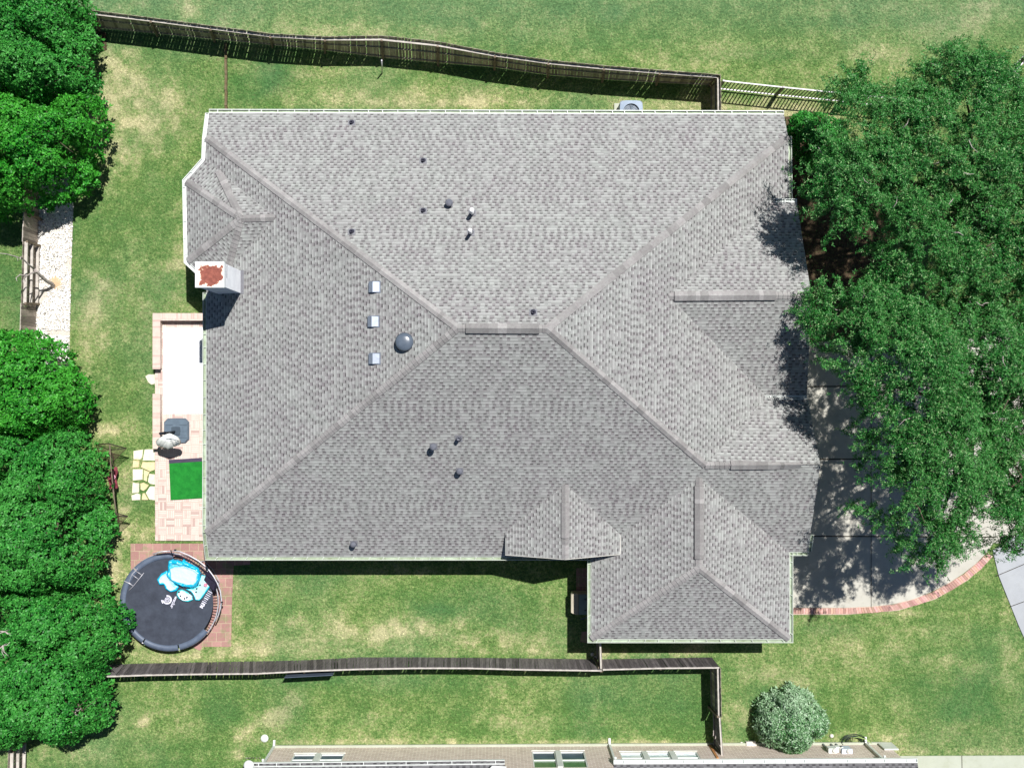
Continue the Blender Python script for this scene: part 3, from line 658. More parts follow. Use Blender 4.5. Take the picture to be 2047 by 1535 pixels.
gutter([SWc, E5], -1, house, inside='gutter_in'); gutter([E4_, E3_, E2_, E1, NWc, A], -1, house, inside='gutterw', rim='white')
gutter([NEc, KN], -1, house); gutter([gs1, gs2], -1, house); gutter([gs2 + Vector((0, -.02, 0)), K3, K2, S1], -1, house)
gutter([onl(g2r, gs1, .8), gs1], -1, house)
gutter([g1a, g1c], -1, house, .3, inside='gutterw', rim='white'); gutter([g1d, g1b], -1, house, .5, inside='gutterw', rim='white')

# chimney
ct = 7.1; C = [P(391, 524, ct), P(449, 525, ct), P(449, 575, ct), P(391, 573, ct)]
x0, x1 = C[0].x, C[1].x; y1, y0 = C[0].y, C[2].y
mb = MB(); mb.box(((x0 + x1) / 2, (y0 + y1) / 2, ct / 2), (x1 - x0 - .08, y1 - y0 - .08, ct))
for z in np.arange(3.6, 7.0, .18): mb.box(((x0 + x1) / 2, (y0 + y1) / 2, z), (x1 - x0 - .06, y1 - y0 - .06, .012))
chim = mb.build('chimney', M['chim'], house)
mb = MB(); b = [(x0, y0), (x1, y0), (x1, y1), (x0, y1)]; ii = [(x0 + .1, y0 + .1), (x1 - .1, y0 + .1), (x1 - .1, y1 - .1), (x0 + .1, y1 - .1)]
mb.face([(x, y, ct + .06) for x, y in b], uv=[(0, 0), (1, 0), (1, 1), (0, 1)])
for i in range(4):
    j = (i + 1) % 4; mb.face([(*b[i], ct - .1), (*b[j], ct - .1), (*b[j], ct + .06), (*b[i], ct + .06)], 1)
mb.face([(x, y, ct - .1) for x, y in b][::-1], 1)
mb.build('chimney_cap', [M['rust'], M['white']], chim, 'white metal chimney cap with a large rust patch')
mb = MB(); mb.box((x1 - .036, y1 - .3, 6.6), (.02, .5, .05)); mb.build('vent_slot', M['black'], chim)
mb = MB(); fl = [Vector((x1 - .04 + .12, y1, 0)), Vector((x1 - .04 + .12, y0, 0))]
for p, q in (((x1 - .04, y1 - .04), (x1 + .09, y1 + .02)),):
    pts = [Vector((x1 - .05, y1, 0)), Vector((x1 + .1, y1, 0)), Vector((x1 + .1, y0, 0)), Vector((x1 - .05, y0, 0))]
    mb.face([Vector((v.x, v.y, zat(pW, v.x, v.y) + .015)) for v in pts][::-1])
mb.build('flashing', M['flash'], chim)

# roof vents and pipes
def pipe_vent(px, py, pl, h=.22, r=.04, mat='rubber', top=None, cap=False):
    p = on(px, py, pl); n = pl[0]; mb = MB()
    u = n.cross(Vector((0, 1, 0))).normalized() if abs(n.y) < .9 else n.cross(Vector((1, 0, 0))).normalized(); v = n.cross(u)
    q = [p + n * .02 + (u * sx + v * sy) * .15 for sx, sy in ((-1, -1), (1, -1), (1, 1), (-1, 1))]; mb.hexa([x - n * .03 for x in q], q, 0)
    mb.lathe([(.13, -.03), (.09, .05), (r + .015, .09)], p, 1, 14)
    o = mb.build('pipe_vent', [M['flash'], M['rubber']], house)
    mb = MB(); mb.lathe([(r, -.05), (r, h), (r * .7, h), (r * .7, h - .1), (0, h - .1)] if not cap else [(r, -.05), (r, h - .06), (r * 2, h - .06), (r * 2, h), (r * 1.4, h + .05), (0, h + .06)], p, 0, 14)
    mb.build('pipe', M[mat], o)
for px, py in ((703, 246), (846, 322), (846, 422), (703, 464), (1066, 625)): pipe_vent(px, py, pN, .2, .055, 'rubber')
pipe_vent(898, 408, pN, .34, .075, 'ventdark', cap=True); pipe_vent(944, 426, pN, .85, .085, 'ventwhite'); pipe_vent(941, 466, pN, .85, .07, 'ventwhite', cap=False)
pipe_vent(917, 876, pS, .4, .08, 'ventdark', cap=False); pipe_vent(867, 892, pS, .5, .07, 'ventdark', cap=True); pipe_vent(919, 941, pS, .36, .065, 'ventdark', cap=True); pipe_vent(708, 1086, pS, .36, .065, 'ventdark', cap=True)
def box_vent(px, py, pl):
    p = on(px, py, pl); n = pl[0]; dn = Vector((-1, 0, 0)); dn = (dn - n * dn.dot(n)).normalized(); sd_ = n.cross(dn)
    mb = MB(); f = lambda a, b, h: p + dn * a + sd_ * b + n * h
    mb.hexa([f(-.24, -.23, 0), f(.24, -.23, 0), f(.24, .23, 0), f(-.24, .23, 0)], [f(-.24, -.23, .015), f(.24, -.23, .015), f(.24, .23, .015), f(-.24, .23, .015)])
    o = mb.build('box_vent', M['vent'], house)
    mb = MB(); lo_, hi_ = [f(-.2, -.19, .01), f(.2, -.19, .01), f(.2, .19, .01), f(-.2, .19, .01)], [f(-.18, -.18, .04), f(.03, -.19, .19), f(.03, .19, .19), f(-.18, .18, .04)]
    mb.face([f(-.2, -.19, .02), f(.02, -.2, .16), f(.02, .2, .16), f(-.2, .19, .02)]); mb.face([f(.02, -.2, .16), f(.22, -.2, .12), f(.22, .2, .12), f(.02, .2, .16)])
    mb.face([f(.22, -.2, .12), f(.22, -.2, .03), f(.22, .2, .03), f(.22, .2, .12)])
    for s in (-1, 1): mb.face([f(-.2, .19 * s, .02), f(.02, .2 * s, .16), f(.22, .2 * s, .12), f(.22, .2 * s, .0), f(-.2, .19 * s, .0)])
    mb.build('hood', M['vent'], o)
for px, py in ((750, 574), (748, 643), (750, 717)): box_vent(px, py, pW)
p = on(809, 684, pW); mb = MB(); n = pW[0]; mb.lathe([(.36, -.08), (.36, .12), (.33, .15)], p, 0, 28); t_ = mb.build('tubular_skylight', M['rubber'], house)
mb = MB(); mb.lathe([(.345, .13), (.34, .22), (.29, .27), (.18, .30), (0, .31)], p, 0, 28); mb.build('dome', M['tubedome'], t_)

# ---------------------------------------------------------------- neighbour's house along the bottom
nbase = P(1150, 1700); nh = thing('house', "neighbour's brick house with white framed windows along the bottom edge", 'house', (nbase.x, nbase.y, 0))
WY = P(1100, 1490).y; LX, RX = P(550, 1490).x, P(1772, 1490).x
gL, gR = P(1010, 1522, 2.7).x, P(1226, 1522, 2.7).x
FY = WY - 9
WIN = [(588, 633, 'glass'), (642, 690, 'glass'), (1063, 1110, 'g2'), (1119, 1168, 'g2'), (1238, 1283, 'b'), (1292, 1337, 'b'), (1347, 1393, 'b')]
wins = []
for a, b, k in WIN:
    z0 = .92 if k != 'g2' else .75; xa, xb = P(a, 1505, z0).x, P(b, 1505, z0).x; wins.append((xa, xb, z0, 2.25 if k != 'g2' else 2.85, k))
mb = MB(); xs_ = sorted({LX, RX, gL, gR} | {x for q in wins for x in q[:2]})
for i in range(len(xs_) - 1):
    a, b = xs_[i], xs_[i + 1]; q = [x for x in wins if abs(x[0] - a) < 1e-6]
    top = 3.1 if gL - .01 < a and b < gR + .01 else 2.52
    if q:
        z0, z1 = q[0][2], q[0][3]; mb.face([(a, WY, 0), (a, WY, z0), (b, WY, z0), (b, WY, 0)]); mb.face([(a, WY, z1), (a, WY, top), (b, WY, top), (b, WY, z1)])
        for x in (a, b): mb.face([(x, WY, z0), (x, WY - .12, z0), (x, WY - .12, z1), (x, WY, z1)])
    else: mb.face([(a, WY, 0), (a, WY, top), (b, WY, top), (b, WY, 0)])
mb.face([(gL, WY, 3.1), ((gL + gR) / 2, WY, 4.4), (gR, WY, 3.1)])
mb.face([(LX, WY, 0), (LX, FY, 0), (LX, FY, 2.52), (LX, WY, 2.52)]); mb.face([(RX, FY, 0), (RX, WY, 0), (RX, WY, 2.52), (RX, FY, 2.52)]); mb.face([(LX, FY, 0), (RX, FY, 0), (RX, FY, 2.52), (LX, FY, 2.52)])
M['brickN'] = tile_mat('neighbour_brick', lin(216, 196, 182), lin(184, 162, 148), lin(236, 226, 214), .30, .10, .02, 'w')
mb.build('wall', M['brickN'], nh)
for xa, xb, z0, z1, k in wins:
    mb = MB(); t = .055
    for c, d in (((xa + t / 2, 0, (z0 + z1) / 2), (t, .08, z1 - z0)), ((xb - t / 2, 0, (z0 + z1) / 2), (t, .08, z1 - z0)), (((xa + xb) / 2, 0, z0 + t / 2), (xb - xa - 2 * t, .08, t)), (((xa + xb) / 2, 0, z1 - t / 2), (xb - xa - 2 * t, .08, t)), (((xa + xb) / 2, 0, (z0 + z1) / 2), (xb - xa - 2 * t, .06, .05))):
        mb.box((c[0], WY - .05, c[2]), d)
    f = mb.build('window', M['white'], nh)
    mb = MB(); mz = (z0 + z1) / 2 if k != 'g2' else z0 + .8
    mb.box(((xa + xb) / 2, WY - .075, (mz + z0) / 2), (xb - xa - .1, .01, mz - z0)); mb.build('pane', M['glassb' if k == 'b' else 'glass'], f)
    mb = MB(); mb.box(((xa + xb) / 2, WY - .075, (mz + z1) / 2), (xb - xa - .1, .01, z1 - mz)); mb.build('pane', M['glassg' if k == 'g2' else 'glassb' if k == 'b' else 'glass'], f)
    mb = MB(); mb.box(((xa + xb) / 2, WY + .02, z0 - .04), (xb - xa + .04, .05, .05)); mb.build('sill', M['trim'], f)
for a, b in ((0, 1), (2, 3), (4, 5), (5, 6)):
    mb = MB(); xa, xb = wins[a][1], wins[b][0]; mb.box(((xa + xb) / 2, WY + .012, (wins[a][2] + wins[a][3]) / 2), (xb - xa + .02, .05, wins[a][3] - wins[a][2])); mb.build('mullion', M['white'], nh)
mb = MB(); mb.box(((LX + RX) / 2, WY + .05, .05), (RX - LX, .1, .1)); mb.build('foundation', M['concrete3'], nh)
nr = MB(); ze = 2.7
eA = [P(492, 1533, ze), P(1009, 1527, ze)]; eB = [P(1227, 1527, ze), P(1834, 1524, ze)]
for e in (eA, eB):
    rr = 7.0; a, b = e; c, d = Vector((b.x, b.y - rr, ze + rr * .5)), Vector((a.x, a.y - rr, ze + rr * .5)); rface(nr, [a, b, c, d])
a, b = Vector((eA[1].x, FY - 4, 3.5)), Vector((eB[0].x, FY - 4, 3.5)); mid = (gL + gR) / 2
rface(nr, [Vector((mid, WY - .05, 4.45)), Vector((gR + .05, WY - .05, 3.1)), Vector((gR + .05, WY - 8, 3.1)), Vector((mid, WY - 8, 4.45))]); rface(nr, [Vector((mid, WY - .05, 4.45)), Vector((gL - .05, WY - .05, 3.1)), Vector((gL - .05, WY - 8, 3.1)), Vector((mid, WY - 8, 4.45))])
nroof = nr.build('roof', M['shingle2'], nh)
gutter(eA, -1, nh, .85, .15, inside='shingle2', rim='white'); gutter(eB, -1, nh, .85, .15, inside='gutterw', rim='white')
fm = MB()
for e in (eA, eB):
    fm.face([e[0] - Vector((0, 0, .16)), e[1] - Vector((0, 0, .16)), Vector((e[1].x, WY, 2.53)), Vector((e[0].x, WY, 2.53))]); strip(fm, e[0], e[1], .17)
    for q in e: fm.face([q - Vector((0, 0, .16)), (q.x, WY, 2.53), (q.x, q.y - 6, 5.6), q])
fm.build('soffit', M['trim'], nh)
def downspout(px, py, ztop, parent, dy=0.0):
    b = P(px, py); mb = MB(); mb.box((b.x, WY + .09, ztop / 2 + .1), (.09, .07, ztop - .2)); mb.bar((b.x, WY + .09, .14), (b.x, WY + .34, .06), .09, .07); mb.bar((b.x, WY + .09, ztop), (b.x, WY + .3, ztop + .15), .09, .07); mb.build('downspout', M['white'], parent)
downspout(549, 1489, 2.4, nh); downspout(1218, 1488, 2.4, nh); downspout(1729, 1489, 2.4, nh)
mb = MB(); q = P(1762, 1493); mb.box((q.x + .12, WY + .06, .5), (.62, .06, .9)); mb.build('access_panel', M['white'], nh)
q = P(905, 1534, 2.8); mb = MB(); q0 = P(985, 1534, 3.0); mb.tube([P(978, 1538, 3.1), P(984, 1532, 3.15), P(1012, 1533, 3.1)], .05); mb.build('vent_pipe', M['white'], nh)

# ---------------------------------------------------------------- fences
def woodfence(name, label, bases, tops, hts, mat, side=1, rails=3, gap=.05, kinds=None, parent_cat='fence', bw=.14, cap=False, postcol='post'):
    """bases/tops: photo points of foot and top of each post; side=+1: rails on the right-hand side of the run"""
    Bs = [P(*b) for b in bases]; Ts = [P(t[0], t[1], h) for t, h in zip(tops, hts)]
    th = thing(name, label, parent_cat, ((Bs[0].x + Bs[-1].x) / 2, (Bs[0].y + Bs[-1].y) / 2, 0))
    for i in range(len(Bs) - 1):
        b0, b1, t0, t1 = Bs[i], Bs[i + 1], Ts[i], Ts[i + 1]; d = (b1 - b0); L = d.length; nr_ = Vector((d.y, -d.x, 0)).normalized() * side
        W_ = lambda u, h, o: (b0.lerp(b1, u)).lerp(t0.lerp(t1, u), h) + nr_ * o
        kind = kinds[i] if kinds else 'b'
        mb = MB(); n = max(1, round(L / bw)); prevh = 0
        for k in range(n):
            if kind == 'r' and random.random() < .0: continue
            u0, u1 = k / n, (k + 1) / n - (random.uniform(.1, .26) / n if random.random() < gap * 4 else .05 / n)
            top = 1.0 + random.uniform(-.012, .008); lean = random.uniform(-.004, .004); c = random.uniform(.6, 1.4); o = random.uniform(0, .006)
            if random.random() < gap * .25: top -= .02
            a = [W_(u0, 0.01, -.02 - o), W_(u1, 0.01, -.02 - o), W_(u1, .01, -.002 - o), W_(u0, .01, -.002 - o)]
            bq = [W_(u0 + lean, top, -.02 - o), W_(u1 + lean, top, -.02 - o), W_(u1 + lean, top, -.002 - o), W_(u0 + lean, top, -.002 - o)]
            if side < 0: a, bq = [a[1], a[0], a[3], a[2]], [bq[1], bq[0], bq[3], bq[2]]
            mb.hexa(a, bq, c=c)
        mb.build('board_panel', mat, th)
        if rails:
            for hh, lw in (((.88, .09), (.52, .05), (.12, .05)) if rails == 3 else ((.975, .06), (.2, .05))):  # two-rail fences: the high pale rail stands for sunlit board tops
                if kind == 'r': lw = .13
                ofs = lw / 2 if not (kinds and kind == 'b') else -lw / 2 - .024
                mb = MB(); mb.bar(W_(0, hh, ofs), W_(1, hh, ofs), lw, .06)
                mb.build('rail', M['rail'] if hh > .8 or kind == 'r' else mat, th)  # high rails take the pale tone that stands for sun on them
    for b, t in zip(Bs, Ts):
        mb = MB(); i = Bs.index(b); d = (Bs[min(i + 1, len(Bs) - 1)] - Bs[max(i - 1, 0)]).normalized(); o = Vector((d.y, -d.x, 0)) * side * .095
        mb.bar(b + o, b.lerp(t, .9) + o, .09, .09); mb.build('post', M[postcol], th)
    return th
topN = [(70,2),(186,22),(300,36),(420,52),(540,68),(650,74),(763,72),(875,84),(990,106),(1097,121),(1208,132),(1320,141),(1440,150)]
basN = [(95,36),(200,58),(315,69),(430,80),(545,91),(650,102),(766,117),(876,127),(989,136),(1095,151),(1204,160),(1312,166),(1421,171)]
woodfence('wood_fence', 'long brown board fence with horizontal rails behind the house, above it', basN, topN, [1.85] * 13, M['woodN'], 1, gap=.035)
woodfence('wood_fence', 'short dark board fence joining the long fence to the house near the condenser', [(1421,171),(1420,240),(1420,262)], [(1440,150),(1441,222),(1441,246)], [1.85] * 3, M['woodN'], 1, gap=.02)
basS = [(200,1329),(300,1326),(405,1324),(512,1322),(608,1320),(719,1314),(830,1314),(940,1315),(1050,1316),(1193,1318)]
topS = [(175,1352),(290,1348),(400,1346),(512,1345),(608,1340),(719,1336),(830,1334),(940,1334),(1050,1337),(1203,1339)]
woodfence('wood_fence', 'long dark grey board fence between the back lawn and the neighbour, left of the gate', basS, topS, [1.8] * 10, M['woodS'], 1, rails=2, gap=.05)
woodfence('wood_fence', 'dark grey board fence section below the garage, right of the gate', [(1197,1318),(1310,1316),(1423,1314)], [(1205,1337),(1322,1334),(1438,1333)], [1.8] * 3, M['woodS'], 1, rails=2, gap=.05)
woodfence('wood_fence', 'brown side fence running from the board fence corner down to the neighbour wall', [(1419,1316),(1421,1412)], [(1440,1335),(1442,1434)], [1.85] * 2, M['woodN'], 1, gap=.02)
woodfence('wood_fence', 'lower dark fence panel next to the neighbour wall with thin sticks on it', [(1424,1413),(1426,1487)], [(1440,1434),(1445,1511)], [1.45] * 2, M['woodS'], 1, rails=2, gap=.02)
woodfence('wood_gate', 'narrow weathered gate seen edge-on between garage and fence', [(1193,1258),(1193,1314)], [(1201,1280),(1203,1337)], [1.8] * 2, M['woodW'], 1, rails=2, gap=.02, parent_cat='gate')
woodfence('wood_fence', 'weathered side fence at the left with an open stretch of bare rails beside the gravel', [(82,230),(80,330),(79,440),(76,492),(74,608),(72,680),(68,790),(64,900),(60,1020),(57,1140),(54,1260),(52,1380),(50,1480),(48,1560)],
          [(52,205),(50,310),(48,425),(46,482),(43,606),(41,676),(37,795),(33,905),(29,1030),(26,1155),(23,1275),(20,1400),(17,1505),(15,1590)], [1.8] * 14, M['woodW'], -1, gap=.03, kinds=['b', 'b', 'b', 'r', 'b', 'b', 'b', 'b', 'b', 'b', 'b', 'b', 'r'])
mb = MB(); a, b = P(572, 1346, 1.2), P(668, 1341, 1.2); mb.bar(a + Vector((0, -.06, 0)), b + Vector((0, -.06, 0)), .02, .9)
M['bluegrey'] = simple('blue_grey_sheet', lin(92, 104, 122), lin(74, 84, 100), 3, .6)
tag(mb.build('fence_sheet', M['bluegrey']), 'blue-grey sheet propped against the far side of the long grey fence', 'sheet')
mb = MB()
for a, b in (((1421,1410,.1),(1434,1430,1.5)),((1425,1418,.15),(1426,1470,1.0)),((1434,1434,.5),(1430,1476,1.1)),((1424,1470,.4),(1441,1492,1.5))):
    mb.tube([P(*a), P((a[0] + b[0]) / 2 + 1.5, (a[1] + b[1]) / 2, (a[2] + b[2]) / 2), P(*b)], .018, n=6)
tag(mb.build('dead_sticks', M['deadwood']), 'thin bare sticks leaning on the low fence panel by the neighbour wall', 'sticks')
mb = MB(); q = P(1437, 1492); mb.box((q.x - .42, q.y + .08, .92), (.1, .1, 1.85)); tag(mb.build('fence_post', simple('fresh_cedar', lin(206, 148, 96), lin(180, 124, 78), 5, .8)), 'orange-brown square post standing against the neighbour wall', 'post')
# metal pole by the fence
mb = MB(); mb.tube([P(764, 146, 0), P(763, 121, 1.2)], .03); tag(mb.build('metal_pole', M['steel']), 'short grey metal pole standing against the board fence above the house', 'pole')
# thin board edging across the side yard
mb = MB(); a, b = P(452, 88), P(453, 246)
for i in range(5):
    p, q = a.lerp(b, i / 5), a.lerp(b, (i + .97) / 5); j = random.uniform(-.012, .012); mb.bar((p.x + j, p.y, .06), (q.x - j, q.y, .06), .10, .16)
tag(mb.build('edging_boards', simple('old_edging_timber', lin(92, 76, 50), lin(120, 110, 86), 7, .95)), 'thin brown edging boards crossing the grass between fence and house corner', 'edging')

# iron fences
def ironfence(label, tops, h, sp=.15):
    T = [P(x, y, h) for x, y in tops]; th = thing('iron_fence', label, 'fence', (T[0].x, T[0].y, 0))
    for i in range(len(T) - 1):
        a, b = T[i], T[i + 1]; L = (b - a).length; n = int(L / sp); mb = MB()
        for k in range(n):
            p = a.lerp(b, (k + .5) / n); mb.box((p.x, p.y, h / 2 + .04), (.036, .036, h - .1))
        mb.build('pickets', M['iron'], th)
        for z in (h, .16):
            mb = MB(); mb.bar((a.x, a.y, z), (b.x, b.y, z), .05, .035); mb.build('rail', M['ironlight'], th)
    for p in T:
        mb = MB(); mb.box((p.x, p.y, h / 2 + .03), (.075, .075, h + .06)); mb.build('post', M['iron'], th)
ironfence('black iron picket fence with pale top rail right of the board fence', [(1446,162),(1566,175),(1697,188),(1800,199)], 1.4)
ironfence('iron picket fence slanting away at the top right corner beyond the oak', [(1985,188),(2047,124),(2110,58)], 1.4)

# ---------------------------------------------------------------- yard things
# condenser
c = P(1262, 224, .9); ac = thing('air_conditioner', 'grey outdoor air conditioner unit beside the back wall, half under the eave', 'air conditioner', (c.x, c.y, 0))
mb = MB()
def rrect(cx, cy, hx, hy, r, n=5):
    o = []
    for sx, sy, a0 in ((1, 1, 0), (-1, 1, 90), (-1, -1, 180), (1, -1, 270)):
        for k in range(n + 1): a = R(a0 + 90 * k / n); o.append((cx + sx * (hx - r) + r * math.cos(a), cy + sy * (hy - r) + r * math.sin(a)))
    return o
mb = MB(); oc = rrect(c.x, c.y, .5, .5, .12); mb.prism(oc, .08, .84); mb.build('body', simple('condenser_body', lin(120, 132, 146), lin(104, 114, 128), 5, .5), ac)
mb = MB(); N_ = 28; ring = [(c.x + .36 * math.cos(6.283 * k / N_), c.y + .36 * math.sin(6.283 * k / N_)) for k in range(N_)]
sq = []
for k in range(N_):
    a = 6.283 * k / N_; m_ = max(abs(math.cos(a)), abs(math.sin(a))); sq.append((c.x + .5 * math.cos(a) / m_ * (1 if m_ > .8 else .95), c.y + .5 * math.sin(a) / m_ * (1 if m_ > .8 else .95)))
for k in range(N_):
    l = (k + 1) % N_; mb.face([(*ring[k], .93), (*sq[k], .9), (*sq[l], .9), (*ring[l], .93)]); mb.face([(*sq[k], .9), (*sq[k], .82), (*sq[l], .82), (*sq[l], .9)]); mb.face([(*ring[k], .93), (*ring[l], .93), (*ring[l], .78), (*ring[k], .78)])
mb.build('top_cover', simple('condenser_top', lin(150, 166, 184), lin(136, 150, 168), 5, .5), ac)
mb = MB()
for k in range(5):
    a = 6.283 * k / 5 + .3; mb.face([(c.x + .05 * math.cos(a), c.y + .05 * math.sin(a), .86), (c.x + .32 * math.cos(a - .35), c.y + .32 * math.sin(a - .35), .855), (c.x + .33 * math.cos(a + .2), c.y + .33 * math.sin(a + .2), .88)])
mb.lathe([(.09, .84), (.09, .89), (0, .9)], (c.x, c.y, 0)); mb.build('fan', M['slate'], ac)
mb = MB()
for rr in (.12, .2, .28, .35): mb.tube([(c.x + rr * math.cos(6.283 * k / 24), c.y + rr * math.sin(6.283 * k / 24), .935) for k in range(24)], .004, n=4, closed=True)
mb.build('fan_guard', M['iron'], ac)
mb = MB(); mb.box((c.x - .05, c.y - .02, .03), (1.22, 1.2, .09)); mb.build('pad', M['concrete3'], ac)

# patio wall
pw = P(320, 760); wall = thing('patio_wall', 'low brick wall around the white rug on the patio', 'wall', (pw.x, pw.y, 0))
hW = .5
def capseg(x0_, y0_, x1_, y1_, m1, nm):
    a, b = P(x0_, y0_, hW), P(x1_, y1_, hW); mb = MB(); mb.prism([(a.x + .03, a.y - .03), (b.x - .03, a.y - .03), (b.x - .03, b.y + .03), (a.x + .03, b.y + .03)], 0, hW - .06); mb.build('wall_section', M['brickwall'], wall)
    mb = MB(); mb.prism([(a.x, a.y), (b.x, a.y), (b.x, b.y), (a.x, b.y)], hW - .06, hW); mb.build('coping', M[m1], wall)
capseg(305, 626, 320, 738, 'brickcap', 0); capseg(320.3, 626, 430, 641, 'brickcapx', 0); capseg(305, 787, 320, 897, 'brickcap', 0)
mb = MB(); a, b = P(326, 655, .08), P(430, 827, .08); mb.prism([(a.x, a.y), (b.x, a.y), (b.x, b.y), (a.x, b.y)], .07, .085)
tag(mb.build('outdoor_rug', M['rug']), 'large white rug with faint lattice pattern on the brick patio', 'rug')
# small blue motifs on the rug ends
rugo = bpy.data.objects['outdoor_rug']; mb = MB()
for y in (664, 818):
    for x in (336, 356, 380, 402):
        q = P(x, y, .09); mb.box((q.x, q.y, .0865), (.2, .02, .002)); mb.box((q.x - .09, q.y - .06, .0865), (.02, .1, .002)); mb.box((q.x + .09, q.y - .06, .0865), (.02, .1, .002))
mb.build('border_motif', simple('pale_blue_print', lin(170, 200, 228), lin(150, 184, 216), 9, .8), rugo)
# stepping stone and flagstones
mb = MB(); mb.prism(PL([(290,752),(296,748),(309,748),(311,752),(311,768),(303,770),(296,765)]), -.03, .04, ch=.03)
tag(mb.build('stepping_stone', M['stone']), 'single pale stepping stone at the gap in the patio wall', 'stone')
FS = [([(597,260),(700,245),(690,330),(670,352),(597,348)], 1.1, 'white squarish flagstone at the upper left of the flagstone patch'),
 ([(712,245),(820,240),(820,362),(692,362),(697,320)], 1.12, 'largest white flagstone at the top beside the patio edge'),
 ([(595,357),(660,362),(655,430),(590,434)], .86, 'small tan flagstone below the upper left white one'),
 ([(690,374),(820,374),(820,455),(770,474),(672,428)], .84, 'broad tan flagstone second from the top along the patio'),
 ([(590,447),(698,447),(693,558),(590,566)], 1.12, 'square white flagstone at the middle of the left edge'),
 ([(706,452),(765,477),(742,530),(735,578),(702,562)], .86, 'narrow tan flagstone wedged in the centre of the patch'),
 ([(760,492),(820,502),(820,608),(772,603),(744,578)], 1.05, 'white flagstone against the patio just below the centre'),
 ([(590,582),(658,592),(658,688),(582,698)], .98, 'cream flagstone on the left edge, second from the bottom'),
 ([(668,592),(700,584),(758,612),(733,650),(700,673),(670,658)], .86, 'rounded tan flagstone in the lower middle of the patch'),
 ([(767,622),(820,622),(820,768),(762,762),(722,690)], 1.12, 'tall white flagstone at the bottom right corner of the patch'),
 ([(575,716),(638,692),(673,707),(668,764),(582,768)], 1.1, 'white flagstone at the bottom left corner of the patch'),
 ([(692,692),(714,692),(753,764),(682,764)], .84, 'small triangular tan flagstone at the bottom of the patch')]
for pts, c_, lb in FS:
    mb = MB(); q = [P(150 + x / 5.117, 850 + y / 5.117) for x, y in pts]; mb.prism(q, -.03, .035, c=((c_, c_, c_ * .98) if c_ > .95 else (.98, .88, .66)), ch=.02); tag(mb.build('flagstone', M['stone']), lb, 'stone', 'flagstones beside the patio')
# umbrella
ub = P(352, 862, .15); um = thing('patio_umbrella', 'folded white cantilever umbrella on a square dark base', 'umbrella', (ub.x, ub.y, .07))
mb = MB(); ce = P(351.5, 861.5, .2); hx = .56
oc = [(ce.x + x * hx, ce.y + y * hx) for x, y in ((-.7, -1), (.7, -1), (1, -.7), (1, .7), (.7, 1), (-.7, 1), (-1, .7), (-1, -.7))]
mb.prism(oc, .07, .2, ch=.06); base = mb.build('base', M['slate'], um)
mb = MB()
for dy in (-.3, -.02, .27): mb.box((ce.x + .3, ce.y + dy, .203), (.36, .02, .012)); mb.box((ce.x - .3, ce.y + dy, .203), (.3, .02, .012))
mb.prism(rrect(ce.x, ce.y, .19, .19, .05), .2, .24); mb.build('base_groove', simple('slate_dark', lin(70, 84, 96), lin(62, 74, 86), 5, .5), base)
mast = [P(349, 863, .2), P(345, 864, 1.2), P(341, 866, 2.0)]
mb = MB(); mb.tube([(ce.x - .05, ce.y - .03, .2), (ce.x - .08, ce.y - .04, 1.2), (ce.x - .12, ce.y - .05, 2.05)], .05); mb.build('pole', M['black'], um)
mb = MB(); mb.tube([(ce.x - .1, ce.y - .04, 1.35), P(330, 864, 1.7), P(318, 866, 1.75)], .035); mb.tube([P(318, 866, 1.75), P(322, 871, 1.7), P(336, 872, 1.6)], .022); mb.build('arm', M['black'], um)
mb = MB(); cc0, cc1 = P(338, 868, 1.9), P(340, 893, 1.35)
for k in range(7):
    a = -1.15 + k * .38; sx = math.sin(a); 
    p = [P(334 + 2 * k * .8, 868 + abs(k - 3) * .8, 1.9), P(325 + k * 4.4, 877 + (k % 2) * 2, 1.72), P(318 + k * 6.2, 884 + (3 - abs(k - 3)) * 2.2, 1.45), P(317 + k * 6.2, 890 + (3 - abs(k - 3)) * 2.0 - (3 if k > 4 else 0), 1.2)]
    mb.tube(p, [.06, .12, .15, .05], n=8, c=random.uniform(.9, 1.1))
mb.build('folded_canopy', M['cloth'], um)
mb = MB()
for k in range(3):
    p = [P(323 + k * 3, 879 + 3.6 * k, 1.78 - .1 * k), P(340, 876.5 + 3.8 * k, 1.92 - .1 * k), P(357, 881 + 4 * k, 1.76 - .1 * k)]; mb.tube(p, .012, n=5)
mb.build('rib', M['slate'], um)
# green mat
mb = MB(); q = PL([(338.5,926),(404.5,922),(407.5,995),(341.5,999)], .09); mb.face([Vector((p.x, p.y, .125)) for p in q][::-1])
for i in range(4): a, b = q[i], q[(i + 1) % 4]; mb.face([(a.x, a.y, .07), (b.x, b.y, .07), (b.x, b.y, .125), (a.x, a.y, .125)])
gm = tag(mb.build('turf_mat', M['turf']), 'bright green artificial turf mat on the brick patio', 'mat')
mb = MB(); a, b = P(338, 922.5, .1), P(403.5, 918.5, .1); mb.bar((a.x, a.y, .1), (b.x, b.y, .1), .16, .06); mb.build('dark_strip', simple('dark_purple_strip', lin(74, 66, 86), lin(62, 56, 74), 6, .8), gm)  # plain dark strip along the top end of the mat

